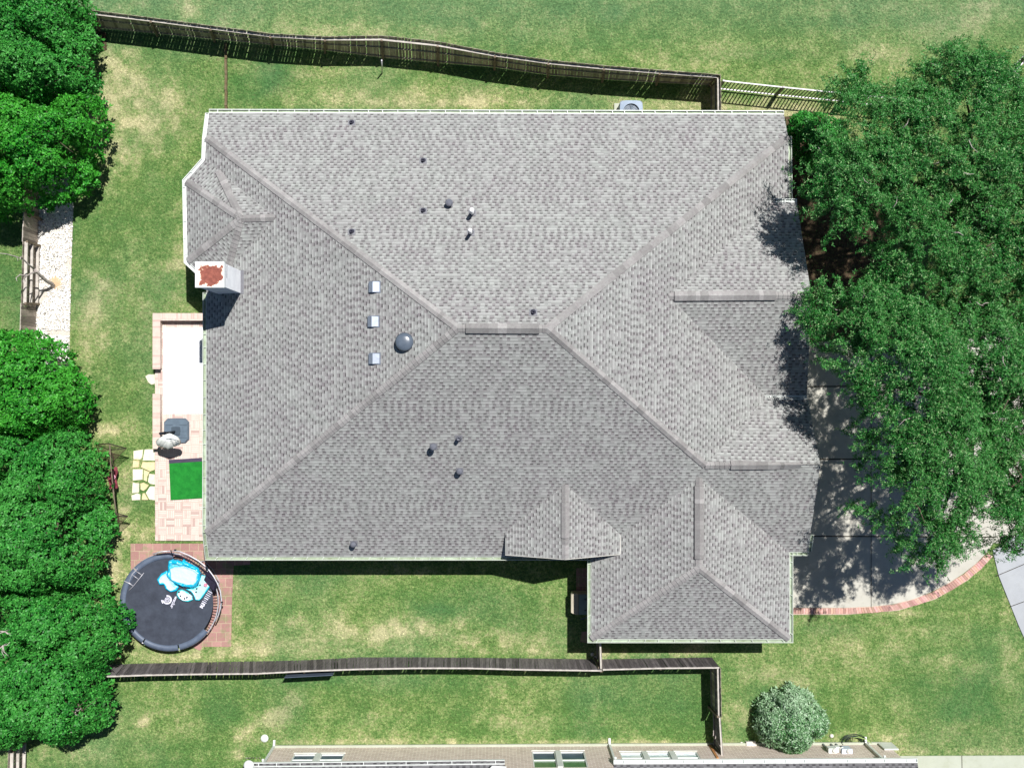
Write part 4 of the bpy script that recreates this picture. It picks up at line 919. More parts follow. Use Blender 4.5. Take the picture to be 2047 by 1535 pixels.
# trampoline
tz = .82; tc = P(338, 1203, tz); RO = (P(436, 1203, tz) - P(240, 1203, tz)).length / 2; RM = RO * .9
tr = thing('trampoline', 'round black trampoline with part of its edge padding missing, left of the house', 'trampoline', (tc.x, tc.y, 0))
def tmat():
    t = NT('trampoline_mat'); p = t.pos(); f = t.ramp(t.noise(p, 2.2, 6, .7), .3, .75); col = t.mix(f, lin(52, 56, 66), lin(72, 78, 90)); return t.fin(col, .8, .2)
mb = MB(); N_ = 64; ringp = lambda r, z, k: (tc.x + r * math.cos(6.2832 * k / N_), tc.y + r * math.sin(6.2832 * k / N_), z)
for k in range(N_):
    mb.face([(tc.x, tc.y, tz - .03), ringp(RM * .5, tz - .025, k), ringp(RM * .5, tz - .025, k + 1)]); mb.face([ringp(RM * .5, tz - .025, k), ringp(RM, tz, k), ringp(RM, tz, k + 1), ringp(RM * .5, tz - .025, k + 1)])
tmt = mb.build('jumping_mat', tmat(), tr)
padmat = simple('blue_black_pad', lin(98, 110, 128), lin(82, 92, 110), 3.5, .5, .4)
segs = [(28, 8)]   # pad angles in 64ths: pad missing between index ~58 (-33deg) and 14 (80deg)
for s0, s1 in ((15, 24), (24.3, 33), (33.3, 42), (42.3, 50), (50.3, 57.3)):
    mb = MB(); n = 14
    for i in range(n):
        a0, a1 = s0 + (s1 - s0) * i / n, s0 + (s1 - s0) * (i + 1) / n
        ri, ro, zt = RM * .985, RO * 1.005, tz + .045
        mb.face([ringp(ri, tz + .02, a0), ringp((ri + ro) / 2, zt, a0), ringp((ri + ro) / 2, zt, a1), ringp(ri, tz + .02, a1)], smooth=True)
        mb.face([ringp((ri + ro) / 2, zt, a0), ringp(ro, tz + .01, a0), ringp(ro, tz + .01, a1), ringp((ri + ro) / 2, zt, a1)], smooth=True)
        mb.face([ringp(ro, tz + .01, a0), ringp(ro, tz - .12, a0), ringp(ro, tz - .12, a1), ringp(ro, tz + .01, a1)]); mb.face([ringp(ri, tz + .02, a1), ringp(ri, tz - .01, a1), ringp(ri, tz - .01, a0), ringp(ri, tz + .02, a0)])
    mb.build('edge_pad', padmat, tr)
mb = MB(); mb.tube([ringp(RO, tz - .03, k) for k in range(N_)], .025, n=8, closed=True); mb.build('frame', M['steel'], tr)
mb = MB()
for k in np.arange(57.5, 79, .62): mb.tube([ringp(RM, tz, k), ringp(RO - .02, tz - .02, k)], .012, n=5)
mb.build('springs', M['black'], tr)
for k in range(4):
    a0, a1 = 6.283 * (k / 4) + .3, 6.283 * (k / 4) + .95
    f = lambda a, z: (tc.x + RO * math.cos(a), tc.y + RO * math.sin(a), z); mb = MB(); mb.tube([f(a0, tz - .05), f(a0 + .05, .03), f((a0 + a1) / 2, .03), f(a1 - .05, .03), f(a1, tz - .05)], .022); mb.build('leg', M['steel'], tr)
Zp = lambda pts, z: [P(200 + x / 5.687, 1060 + y / 5.687, z) for x, y in pts]
mb = MB(); mb.tube(Zp([(600,268),(700,240),(800,234)], 1.05), .028); mb.tube(Zp([(825,232),(900,238),(1010,282),(1120,345),(1215,420),(1290,520),(1335,600),(1368,690),(1380,790),(1370,880),(1345,960),(1310,1030)], 1.1), .03)
mb.build('net_hoop', M['steel'], tr)
mb = MB(); mb.tube(Zp([(640,275),(780,262),(900,290),(1030,350),(1130,420),(1210,490)], .95), [.02, .03, .04, .04, .04, .03]); mb.tube(Zp([(1180,470),(1280,545),(1330,590),(1300,690)], 1.0), [.04, .1, .08, .03])
mb.face(Zp([(1230,445),(1340,572),(1290,690),(1180,560)], 1.02)); mb.build('collapsed_net', simple('black_netting', lin(40, 34, 56), lin(26, 24, 38), 8, .8), tr)
mb = MB()
for p in (((805,225),(825,285)), ((1215,390),(1240,470)), ((1365,780),(1390,840))): mb.tube([Zp([p[0]], 1.12)[0], Zp([p[1]], .95)[0]], .022)
for p in ((855, 222), (1385, 815)): q = Zp([p], 1.1)[0]; mb.box(q, (.09, .06, .06))
mb.build('hoop_bracket', M['black'], tr)
# lettering on the mat
def text(s, loc, size, rot, mat, parent, name='lettering'):
    cu = bpy.data.curves.new('t', 'FONT'); cu.body = s; cu.size = size; cu.extrude = .002; cu.offset = .004; cu.align_x = 'CENTER'; cu.align_y = 'CENTER'
    t = bpy.data.objects.new('t', cu); scene.collection.objects.link(t); bpy.context.view_layer.update()
    dg = bpy.context.evaluated_depsgraph_get(); me = bpy.data.meshes.new_from_object(t.evaluated_get(dg)); bpy.data.objects.remove(t)
    me.materials.clear(); me.materials.append(mat); me.name = name; o = bpy.data.objects.new(name, me); scene.collection.objects.link(o); o.parent = parent
    o.location = Vector(loc) - wloc(parent); o.rotation_euler = (0, 0, rot); return o
mprint = simple('white_print', lin(232, 230, 240), lin(200, 198, 214), 14, .7)
lc = Zp([(762, 787)], tz)[0]; mb = MB()
def arc(r0, r1, a0, a1, z, c=lc, n=24):
    for k in range(n):
        a, b = a0 + (a1 - a0) * k / n, a0 + (a1 - a0) * (k + 1) / n
        mb.face([(c.x + r0 * math.cos(a), c.y + r0 * math.sin(a), z), (c.x + r1 * math.cos(a), c.y + r1 * math.sin(a), z), (c.x + r1 * math.cos(b), c.y + r1 * math.sin(b), z), (c.x + r0 * math.cos(b), c.y + r0 * math.sin(b), z)])
zt = tz - .02; arc(.135, .2, R(-170), R(100), zt + .004); arc(.2, .26, R(-178), R(-140), zt + .004, n=4); arc(.075, .105, 0, 6.283, zt + .004); arc(.02, .05, R(-60), R(230), zt + .004, n=12)
mb.build('round_logo', mprint, tmt)
q = Zp([(838, 815)], tz)[0]; text('weclur', (q.x, q.y, zt + .006), .2, R(-114), mprint, tmt)
q = Zp([(1158, 860)], tz)[0]; mb = MB()
for sx, sy, w_, h_, rz in ((0, 0, .10, .26, -.45), (.09, .03, .05, .2, -.45)):
    mb.box((q.x + sx, q.y + sy, tz + .004), (w_, .03, .003), rz)
dirv = Vector((math.cos(1.05), math.sin(1.05), 0)); pv = Vector((-dirv.y, dirv.x, 0))
for i, (L_, t_) in enumerate(((.12, .05), (.14, .03), (.13, .06), (.16, .03), (.12, .02), (.15, .04), (.17, .02), (.17, .03), (.16, .02), (.17, .03))):
    c0 = Vector((q.x, q.y, tz + .004)) + dirv * (.085 * i - .05); mb.bar(c0 - pv * L_ / 1.6, c0 + pv * L_ / 1.6, t_, .003)
mb.build('warning_print', mprint, tmt)
# ladder resting on mat
lad = thing('ladder', 'small white metal ladder hooked over the left rim of the trampoline', 'ladder', Zp([(400, 560)], tz)[0])
f = lambda x, y, z=tz + .05: Zp([(x, y)], z)[0]
mb = MB(); mb.tube([f(270, 572, tz + .09), f(330, 600, tz + .09), f(378, 632, tz + .06)], .022); mb.tube([f(330, 680), f(378, 632), f(440, 556), f(500, 480)], .014); mb.tube([f(330, 590), f(362, 500), f(430, 430)], .012)
mb.build('side_rail', M['steel'], lad)
for a, b in (((362, 500), (440, 556)), ((330, 590), (378, 632)), ((400, 455), (478, 508))): mb = MB(); mb.tube([f(*a), f(*b)], .014); mb.build('rung', M['steel'], lad)
# inflatable
def inflatable():
    root = thing('inflatable_pool', 'crumpled cyan and white inflatable pool lying on the trampoline', 'inflatable', Zp([(950, 560)], tz)[0])
    def sheet(name, pts, zb, hh, mat, sc=.06, rimw=.09, seed=1, res=.022):
        q = Zp(pts, tz + .1); poly = [(p.x, p.y) for p in q]; X0, X1 = min(p[0] for p in poly), max(p[0] for p in poly); Y0, Y1 = min(p[1] for p in poly), max(p[1] for p in poly)
        xx, yy = np.meshgrid(np.arange(X0, X1, res), np.arange(Y0, Y1, res), indexing='ij'); ins = inpoly(xx, yy, poly); d = np.where(ins, dpoly(xx, yy, poly), 0)
        rim = np.sqrt(np.clip(1 - ((d - rimw) / rimw) ** 2, 0, 1)) * (d < 2 * rimw); inner = np.where(d >= rimw, .45, 0) * np.clip((d - rimw) / rimw, 0, 1)
        z = zb + hh * np.maximum(rim, inner) + (fbm(xx, yy, .22, seed) - .5) * sc * 2 * np.clip(d / .05, 0, 1)
        ix = np.arange(xx.size).reshape(xx.shape); ok = ins[:-1, :-1] & ins[1:, :-1] & ins[1:, 1:] & ins[:-1, 1:]
        Fq = np.stack([ix[:-1, :-1], ix[1:, :-1], ix[1:, 1:], ix[:-1, 1:]], -1)[ok]
        used = np.unique(Fq); mp = np.zeros(xx.size, int); mp[used] = np.arange(len(used)); V = np.stack([xx, yy, z], -1).reshape(-1, 3)[used]
        sh = np.stack([np.clip(d / rimw / 2, 0, 1), fbm(xx, yy, .2, seed + 5), np.zeros_like(d), np.ones_like(d)], -1).reshape(-1, 4)[used]
        o = npmesh(name, V, mp[Fq], mat, root, {'shade': sh}, True); return o
    def im(name, rimc, inc, thr):
        t = NT(name); sp = t.n('ShaderNodeSeparateColor'); t.l(t.attr('shade').outputs[0], sp.inputs[0])
        f = t.ramp(t.math('ADD', sp.outputs[0], t.math('MULTIPLY', t.math('SUBTRACT', sp.outputs[1], .5), .8)), thr - .12, thr + .12)
        return t.fin(t.mix(f, rimc, inc), .25, .6)
    cy = lin(20, 176, 214); dk = lin(0, 110, 160)
    sheet('skirt', [(640,560),(690,490),(760,450),(800,520),(860,610),(900,640),(870,690),(800,705),(740,670),(720,620),(670,625)], tz + .02, .1, im('skirt_vinyl', cy, lin(190, 230, 236), .6), .03, .08, 3)
    sheet('ring', [(770,400),(780,340),(820,325),(900,330),(930,345),(955,315),(985,345),(1040,375),(1130,420),(1150,480),(1145,560),(1100,640),(1040,655),(940,640),(850,600),(790,560),(755,510),(770,450)], tz + .03, .26, im('ring_vinyl', cy, lin(120, 206, 228), .66), .06, .12, 5)
    sheet('floor', [(800,420),(850,395),(930,390),(1000,400),(1080,430),(1140,480),(1120,560),(1085,625),(1000,615),(900,590),(820,560),(810,500)], tz + .26, .06, im('floor_vinyl', lin(60, 180, 210), lin(190, 214, 216), .5), .03, .05, 8)
    sheet('printed_flap', [(1150,500),(1200,510),(1270,570),(1280,605),(1240,660),(1170,760),(1130,800),(1080,795),(1060,740),(1030,700),(960,665),(1060,650),(1110,620)], tz + .05, .08, im('flap_vinyl', lin(20, 180, 200), lin(180, 232, 230), .45), .03, .06, 11)
    sheet('printed_flap', [(880,680),(930,665),(1000,700),(1050,740),(1060,790),(1000,815),(940,805),(890,775),(865,730)], tz + .05, .07, im('flap_vinyl_two', lin(40, 190, 196), lin(214, 226, 236), .42), .03, .06, 13)
    mb = MB()
    for x, y in ((910, 745), (958, 775), (1090, 700), (1098, 662), (1135, 620), (895, 700), (985, 762)): q = f(x, y, tz + .16); mb.lathe([(.034, -.05), (.034, .0), (.02, .012), (0, .014)], q, n=10)
    mb.build('dark_dot', M['black'], root)
    mb = MB()
    for x, y in ((1195, 622),): q = f(x, y, tz + .14); mb.lathe([(.085, -.06), (.08, .0), (.04, .02), (0, .024)], q, n=14)
    mb.build('pink_patch', simple('pink_vinyl', lin(226, 150, 170), lin(210, 120, 140), 8, .4), root)
inflatable()

# net frame by the trees
nf = thing('net_frame', 'brown mesh frame with flared ends and a long pole beside the left trees', 'frame', P(224, 960))
g = lambda x, y, z: P(180 + x / 8.08, 870 + y / 8.08, z)
def meshmat():
    t = NT('fine_brown_mesh'); t.fin(lin(96, 82, 66), .8, .1); tr_ = t.n('ShaderNodeBsdfTransparent'); mx = t.n('ShaderNodeMixShader'); mx.inputs[0].default_value = .5
    t.l(tr_.outputs[0], mx.inputs[1]); t.l(t.b.outputs[0], mx.inputs[2]); t.l(mx.outputs[0], t.out.inputs[0]); return t.m
M['mesh'] = meshmat(); M['framebrown'] = simple('dark_brown_tube', lin(52, 40, 36), lin(40, 30, 28), 6, .5)
for quad in ([(90,145,1.25),(300,132,1.25),(590,212,1.25),(320,235,1.0)], [(320,235,1.0),(590,212,1.25),(370,425,.9)], [(90,145,1.25),(320,235,1.0),(310,440,.9),(170,355,.95)]):
    mb = MB(); mb.face([g(*p) for p in quad]); mb.build('net_panel', M['mesh'], nf)
for quad in ([(330,1255,1.2),(425,1262,1.2),(610,1308,1.2),(435,1500,.9),(345,1310,1.0)],):
    mb = MB(); mb.face([g(*p) for p in quad]); mb.build('net_panel', M['mesh'], nf)
for line, r in (([(90,145,1.27),(300,132,1.27),(590,212,1.27)], .022), ([(590,212,1.26),(320,237,1.02),(95,148,1.26)], .016), ([(590,212,1.26),(480,320,1.0),(375,425,.92)], .010), ([(95,148,1.26),(170,355,.95)], .012),
                ([(330,1252,1.22),(425,1255,1.22),(610,1305,1.22)], .02), ([(340,1305,1.1),(610,1308,1.22)], .026), ([(610,1308,1.2),(435,1500,.9)], .010), ([(425,1260,1.2),(435,1500,.85)], .018)):
    mb = MB(); mb.tube([g(*p) for p in line], r, n=6); mb.build('frame_tube', M['framebrown'], nf)
mb = MB(); mb.tube([g(318,150,1.3), g(330,420,1.25), g(375,900,1.25), g(420,1260,1.25)], .03, n=6); mb.build('long_pole', M['post'], nf)
mb = MB(); mb.tube([g(345,220,.95), g(365,420,.95), g(395,880,.95), g(425,1250,.95)], .014, n=6); mb.build('lower_pole', M['framebrown'], nf)
for a, b in (((320, 235, 1.0), (330, 260, 0)), ((420, 1262, 1.2), (400, 1300, 0))): mb = MB(); mb.tube([g(*a), g(*b)], .02, n=6); mb.build('stand_leg', M['framebrown'], nf)
rc = thing('folding_chair', 'dark red fabric camp chair standing under the net frame pole', 'chair', g(370, 690, 0))
mb = MB(); nu, nv = 8, 14
hf = lambda u, v: g(300 + 135 * u + 14 * math.sin(v * 9), 510 + 350 * v, .55 + .12 * math.sin(v * 12) * math.sin(u * 3.1) + .1 * abs(v - .5))
for i in range(nu):
    for j in range(nv): mb.face([hf(i / nu, (j + 1) / nv), hf((i + 1) / nu, (j + 1) / nv), hf((i + 1) / nu, j / nv), hf(i / nu, j / nv)], smooth=True)
redm = simple('dark_red_fabric', lin(140, 66, 76), lin(108, 48, 58), 7, .8); mb.build('seat', redm, rc)
mb = MB(); q = [g(385, 640, .72), g(405, 670, .75), g(395, 710, .72)]; mb.tube(q, .02, n=6); mb.build('strap', simple('pink_strap', lin(240, 190, 210), lin(226, 160, 186), 8, .6), rc)
for x, y in ((310, 520), (430, 520), (310, 850), (430, 850)): mb = MB(); mb.tube([g(x, y, .58), g(x, y, 0)], .015, n=6); mb.build('leg', M['framebrown'], rc)

# storage bin beside garage
sb = thing('storage_bin', 'beige and sage green plastic bin standing against the garage wall', 'bin', P(1162, 1205)); hz_ = 1.0
q = lambda x, y, z=hz_: P(1120 + x / 6.675, 1120 + y / 6.675, z)
a, b = q(150, 440), q(430, 730)
mb = MB(); mb.prism(rrect((a.x + b.x) / 2, (a.y + b.y) / 2, abs(b.x - a.x) / 2 - .04, abs(a.y - b.y) / 2 - .04, .08), .03, hz_ - .1); mb.build('body', M['beige'], sb)
mb = MB(); a1, b1 = q(148, 440), q(242, 725)
n = 8
for i in range(n):
    t0, t1 = i / n, (i + 1) / n; zf = lambda t: hz_ - .16 * (1 - t) ** 2; x_0, x_1 = a1.x + (b1.x - a1.x) * t0, a1.x + (b1.x - a1.x) * t1
    yi = lambda t: .07 * (1 - t) ** 2
    mb.face([(x_0, b1.y + yi(t0), zf(t0)), (x_1, b1.y + yi(t1), zf(t1)), (x_1, a1.y - yi(t1), zf(t1)), (x_0, a1.y - yi(t0), zf(t0))], smooth=True)
    for yy, s_ in ((b1.y, 1), (a1.y, -1)): mb.face([(x_0, yy + s_ * yi(t0), zf(t0)), (x_1, yy + s_ * yi(t1), zf(t1)), (x_1, yy + s_ * yi(t1), .6), (x_0, yy + s_ * yi(t0), .6)])
mb.face([(a1.x, a1.y - .07, .6), (a1.x, a1.y - .07, hz_ - .16), (a1.x, b1.y + .07, hz_ - .16), (a1.x, b1.y + .07, .6)]); mb.build('lid_front', M['beige'], sb)
mb = MB(); a2, b2 = q(245, 455), q(430, 728); mb.prism([(a2.x, a2.y), (b2.x, a2.y), (b2.x, b2.y), (a2.x, b2.y)], .8, hz_ - .02, ch=.02); mb.build('lid', M['sage'], sb)
for y in (520, 665):
    mb = MB(); mb.bar(q(320, y), q(380, y), .03, .03); mb.bar(q(350, y - 20), q(365, y + 22), .03, .03); mb.build('hinge', M['black'], sb)
mb = MB(); mb.bar(q(270, 785, .5), q(420, 740, .5), .04, .03); tag(mb.build('grey_bar', M['slate']), 'grey metal bar lying in the shade just below the storage bin', 'bar')
mb = MB(); mb.prism(PL([(1163,1262),(1182,1262),(1182,1286),(1160,1282)]), -.02, .04); tag(mb.build('paver_slab', M['paver']), 'flat purple-grey slab in the shade below the garage corner', 'slab')
for i, (x, y) in enumerate(((1184, 1307), (1190, 1314))):
    mb = MB(); w0 = P(x, y); mb.lathe([(.07, 0), (.09, .05), (.05, .1), (0, .11)], w0, n=7); tag(mb.build('stone', M['whitestone']), ('small white stone at the foot of the gate, upper of two', 'small white stone at the foot of the gate, lower of two')[i], 'stone', 'white stones by the gate')

# small things along the neighbour's wall
mb = MB(); mb.lathe([(.17, -.02), (.17, .03), (.14, .06), (0, .075)], P(529, 1475), n=24); tag(mb.build('drain_cover', M['white']), 'round white lid in the grass near the neighbour house corner', 'lid')
dq = P(497, 1530, 2.9); dsh = thing('satellite_dish', 'round white dish at the left end of the neighbour gutter', 'dish', (dq.x, dq.y, 2.4))
mb = MB(); mb.lathe([(0, .1), (.12, .09), (.2, .03), (.22, -.04)], dq, n=24); mb.build('dish', M['white'], dsh); mb = MB(); mb.tube([dq - Vector((0, 0, .5)), dq], .03); mb.build('mast', M['steel'], dsh)
mb = MB(); a = P(510, 1514); 
for k in range(5): mb.tube([(a.x + .1 * k - .2, a.y, 0), (a.x + .12 * k - .25, a.y + .1, .3), (a.x + .16 * k - .3, a.y + .16, .5)], .012, n=5)
tag(mb.build('dry_stems', M['deadwood']), 'tuft of bare grey stems beside the neighbour house corner', 'stems')
mb = MB(); a = P(1500, 1484); mb.box((a.x, a.y, .09), (.42, .2, .18), .1); tag(mb.build('concrete_block', M['whitestone']), 'white concrete block beneath the round bush', 'block')
mb = MB(); mb.lathe([(.08, 0), (.1, .04), (.05, .09), (0, .1)], P(1662, 1470), n=8); tag(mb.build('stone', M['whitestone']), 'single white stone on the grass right of the round bush', 'stone')
mb = MB(); mb.lathe([(.06, 0), (.08, .03), (.04, .07), (0, .08)], P(1482, 1485), n=8); tag(mb.build('stone', M['whitestone']), 'small white stone left of the concrete block', 'stone')
pbx = simple('pale_blue_box', lin(206, 214, 226), lin(184, 194, 210), 5, .5)
for x, w_, h_, z_, m_, lb in ((1662, .34, .4, 1.0, 'white', 'white meter box on the neighbour brick wall, left of three'), (1676, .3, .3, .9, 'cloth', 'small off-white utility box on the neighbour wall, middle of three'), (1690, .42, .46, 1.05, None, 'pale blue utility cabinet on the neighbour wall, right of three')):
    q = P(x, 1503, z_); tb = thing('utility_box', lb, 'utility box', (q.x, WY, 0), 'utility boxes on the neighbour wall')
    mb = MB(); mb.box((q.x, WY + .1, z_), (w_, .18, h_)); mb.prism(rrect(q.x, WY + .1, w_ / 2 + .02, .11, .03), z_ + h_ / 2, z_ + h_ / 2 + .03); mb.build('cabinet', pbx if m_ is None else M[m_], tb)
    mb = MB(); mb.lathe([(.09, -.02), (.09, .05), (.06, .09), (0, .1)], (q.x + .04, WY + .12, z_ + h_ / 2 + .03), n=12); mb.build('meter_dome', M['trim'], tb)
    mb = MB(); mb.box((q.x - w_ * .3, WY + .05, (z_ - h_ / 2) / 2), (.05, .05, z_ - h_ / 2)); mb.build('conduit', M['vent'], tb)
hz0 = P(1704, 1481); ho = MB()
for k in range(5):
    r_ = .22 + .05 * k; ph = k * .7; ho.tube([(hz0.x + r_ * 1.35 * math.cos(t) + .04 * math.sin(k * 2.1), hz0.y + r_ * .75 * math.sin(t) + .04 * math.cos(k * 3.3), .03 + .02 * k + .01 * math.sin(3 * t)) for t in [6.283 * i / 22 + ph for i in range(22)]], .016, n=6, closed=True)
hs = tag(ho.build('garden_hose', simple('dark_green_hose', lin(46, 66, 48), lin(30, 40, 36), 9, .4)), 'coiled dark green garden hose at the neighbour wall', 'hose')
mb = MB(); mb.tube([P(1697, 1480, .08), P(1703, 1474, .2), P(1715, 1473, .3), P(1728, 1476, .4), P(1736, 1480, .4), P(1742, 1485, .3)], .016, n=6); mb.build('loose_end', simple('pale_green_hose', lin(170, 196, 120), lin(150, 176, 104), 9, .4), hs)
mb = MB()
for i in range(4): mb.tube([P(1694 + 3 * i, 1482, .02), P(1690 + 5 * i, 1476 - i, .35)], .012, n=5)
mb.build('hose_stand', M['black'], hs)

# gravel pebbles
gp = [(p.x, p.y) for p in PL(GRAVEL)]; NP = 11000
xx = rng.uniform(min(p[0] for p in gp), max(p[0] for p in gp), NP * 2); yy = rng.uniform(min(p[1] for p in gp), max(p[1] for p in gp), NP * 2); k = inpoly(xx, yy, gp)
xx, yy = xx[k][:NP], yy[k][:NP]; n = len(xx); hole = fbm(xx, yy, .8, 55) < .30; edge = dpoly(xx, yy, gp) < .1; k = ~(hole | (edge & (rng.random(n) < .4))); xx, yy = xx[k], yy[k]; n = len(xx)
r_ = rng.uniform(.022, .05, n); o8 = np.array([(1, 0, 0), (0, 1, 0), (-1, 0, 0), (0, -1, 0), (0, 0, 1), (0, 0, -1)], float)
rot = rng.uniform(0, 6.28, n); jit = 1 + rng.uniform(-.3, .3, (n, 6, 1)); Vp = o8[None] * jit * r_[:, None, None]; Vp[..., 2] *= .6
cr_, sr_ = np.cos(rot)[:, None], np.sin(rot)[:, None]; Vp = np.stack([Vp[..., 0] * cr_ - Vp[..., 1] * sr_, Vp[..., 0] * sr_ + Vp[..., 1] * cr_, Vp[..., 2]], -1)
Vp += np.stack([xx, yy, .02 + r_ * .4], -1)[:, None, :]
f8 = np.array([(0, 1, 4), (1, 2, 4), (2, 3, 4), (3, 0, 4), (1, 0, 5), (2, 1, 5), (3, 2, 5), (0, 3, 5)]); Fp = (f8[None] + (np.arange(n) * 6)[:, None, None]).reshape(-1, 3)
sh = rng.choice([.3, .8, 1.0, 1.03, 1.06], n, p=[.05, .1, .3, .3, .25]); sh = np.repeat(np.stack([sh, sh, sh * .98, np.ones(n)], -1)[:, None, :], 6, 1).reshape(-1, 4)
tag(npmesh('gravel', Vp.reshape(-1, 3), Fp, M['pebble'], attrs={'shade': sh}, smooth=True), kind='stuff')

# dead sapling
dt = thing('dead_tree', 'small leafless tree with bleached branches leaning over the open fence', 'tree', P(107, 572))
mb = MB(); mb.tube([P(108,574,-.05), P(103,567,.35), P(92,561,.85), P(78,548,1.5), P(68,538,2.0)], [.10, .085, .075, .06, .05], n=8); mb.build('trunk', M['deadwood'], dt)
for pts, rr in (([(68,538,2.0),(56,528,2.4),(46,518,2.8),(34,514,3.2),(14,508,3.7),(-4,506,4.0)], [.045, .035, .03, .025, .018, .01]), ([(76,546,1.6),(66,545,2.1),(52,552,2.5),(40,549,2.8),(32,556,3.0),(34,562,3.1)], [.045, .04, .03, .025, .02, .01]), ([(46,518,2.8),(42,513,3.1),(40,520,3.3)], [.025, .02, .008]), ([(52,552,2.5),(46,562,2.8),(48,568,3.0)], [.03, .02, .008]), ([(34,514,3.2),(36,522,3.4)], [.015, .006]),
                ([(92,561,.85),(84,558,1.0),(76,562,1.2)], [.04, .03, .012])):
    mb = MB(); mb.tube([P(*p) for p in pts], rr, n=6); mb.build('branch', M['deadwood'], dt)
mb = MB(); mb.lathe([(.34, 0), (.26, .05), (.12, .07), (0, .075)], P(112, 566), n=11); tag(mb.build('soil_mound', simple('pale_soil', lin(206, 180, 146), lin(186, 160, 128), 9, .95)), 'low mound of bare soil around the dead sapling in the gravel', 'soil')

# ---------------------------------------------------------------- trees
def leaves(cent, nor, k, Lr, Wr, spread=.35, droop=.25, seed=1):
    """cent, nor: (n,3) tuft centres and outward directions -> quads"""
    r = np.random.default_rng(seed); n = len(cent); a = r.uniform(0, 6.283, (n, 1)) + np.arange(k)[None] * 6.283 / k + r.uniform(-.35, .35, (n, k))
    ref = np.where(np.abs(nor[:, 2:3]) < .9, np.array([[0, 0, 1.]]), np.array([[1., 0, 0]])); u = np.cross(nor, ref); u /= np.linalg.norm(u, axis=1, keepdims=True); v = np.cross(nor, u)
    el = r.normal(spread, .35, (n, k))
    d = (u[:, None] * np.cos(a)[..., None] + v[:, None] * np.sin(a)[..., None]) * np.cos(el)[..., None] + nor[:, None] * np.sin(el)[..., None]
    s = np.cross(d, nor[:, None] + r.normal(0, .35, (n, k, 3))); s /= np.linalg.norm(s, axis=2, keepdims=True) + 1e-9
    L = r.uniform(*Lr, (n, k, 1)); W = r.uniform(*Wr, (n, k, 1)) / 2; c = cent[:, None] + r.normal(0, .02, (n, k, 3))
    mid = c + d * L * .5; tip = c + d * L - nor[:, None] * L * droop
    V = np.stack([c, mid + s * W, tip, mid - s * W], 2).reshape(-1, 3)
    return V, np.arange(n * k * 4).reshape(-1, 4)
def heightfield(poly, ze, hmax, fall, lobes, seed, lobe_amp=.45, res=.12, lr=(.5, 1.0)):
    r = np.random.default_rng(seed); xs_ = [p[0] for p in poly]; ys_ = [p[1] for p in poly]
    gx = np.arange(min(xs_) - .3, max(xs_) + .3, res); gy = np.arange(min(ys_) - .3, max(ys_) + .3, res); X, Y = np.meshgrid(gx, gy, indexing='ij')
    ins = inpoly(X, Y, poly); d = dpoly(X, Y, poly) * np.where(ins, 1, -1)
    env = hmax * (1 - np.exp(-np.clip(d, 0, None) / fall))
    b = np.full(X.shape, -.6)
    for _ in range(lobes):
        i, j = r.integers(0, X.shape[0]), r.integers(0, X.shape[1])
        if d[i, j] < .1: continue
        R_ = r.uniform(*lr); q = 1 - ((X - X[i, j]) ** 2 + (Y - Y[i, j]) ** 2) / R_ ** 2; b = np.maximum(b, np.where(q > 0, np.sqrt(np.clip(q, 0, 1)) * lobe_amp * R_ / .8 + r.uniform(-.2, .2), -.6))
    Z = ze + env + b * np.clip(.4 + d, 0, 1); return gx, gy, Z, d
def sample(gx, gy, A_, x, y):
    i = np.clip(((x - gx[0]) / (gx[1] - gx[0])).astype(int), 0, len(gx) - 2); j = np.clip(((y - gy[0]) / (gy[1] - gy[0])).astype(int), 0, len(gy) - 2)
    fx = (x - gx[i]) / (gx[1] - gx[0]); fy = (y - gy[j]) / (gy[1] - gy[0]); return (A_[i, j] * (1 - fx) + A_[i + 1, j] * fx) * (1 - fy) + (A_[i, j + 1] * (1 - fx) + A_[i + 1, j + 1] * fx) * fy
def trunk_and_limbs(th, base, top, spread_pts, r0, mat='bark', seed=1):
    rr = random.Random(seed); mb = MB(); b = Vector(base); t = Vector(top); m = b.lerp(t, .5) + Vector((rr.uniform(-.2, .2), rr.uniform(-.2, .2), 0))
    mb.tube([b - Vector((0, 0, .1)), b + Vector((0, 0, .3)), m, t], [r0 * 1.25, r0, r0 * .85, r0 * .6], n=10); mb.build('trunk', M[mat], th)
    for p in spread_pts:
        p = Vector(p); s = m.lerp(t, rr.random()); k1 = s.lerp(p, .4) + Vector((rr.uniform(-.3, .3), rr.uniform(-.3, .3), .3)); k2 = s.lerp(p, .75) + Vector((rr.uniform(-.2, .2), rr.uniform(-.2, .2), .15))
        mb = MB(); mb.tube([s, k1, k2, p], [r0 * .5, r0 * .33, r0 * .18, r0 * .05], n=6)
        for _ in range(3):
            q0 = k1.lerp(p, rr.random()); q1 = q0 + Vector((rr.uniform(-1, 1), rr.uniform(-1, 1), rr.uniform(0, .5))); mb.tube([q0, q0.lerp(q1, .5) + Vector((0, 0, .1)), q1], [r0 * .14, r0 * .09, r0 * .03], n=5)
        mb.build('limb', M[mat], th)
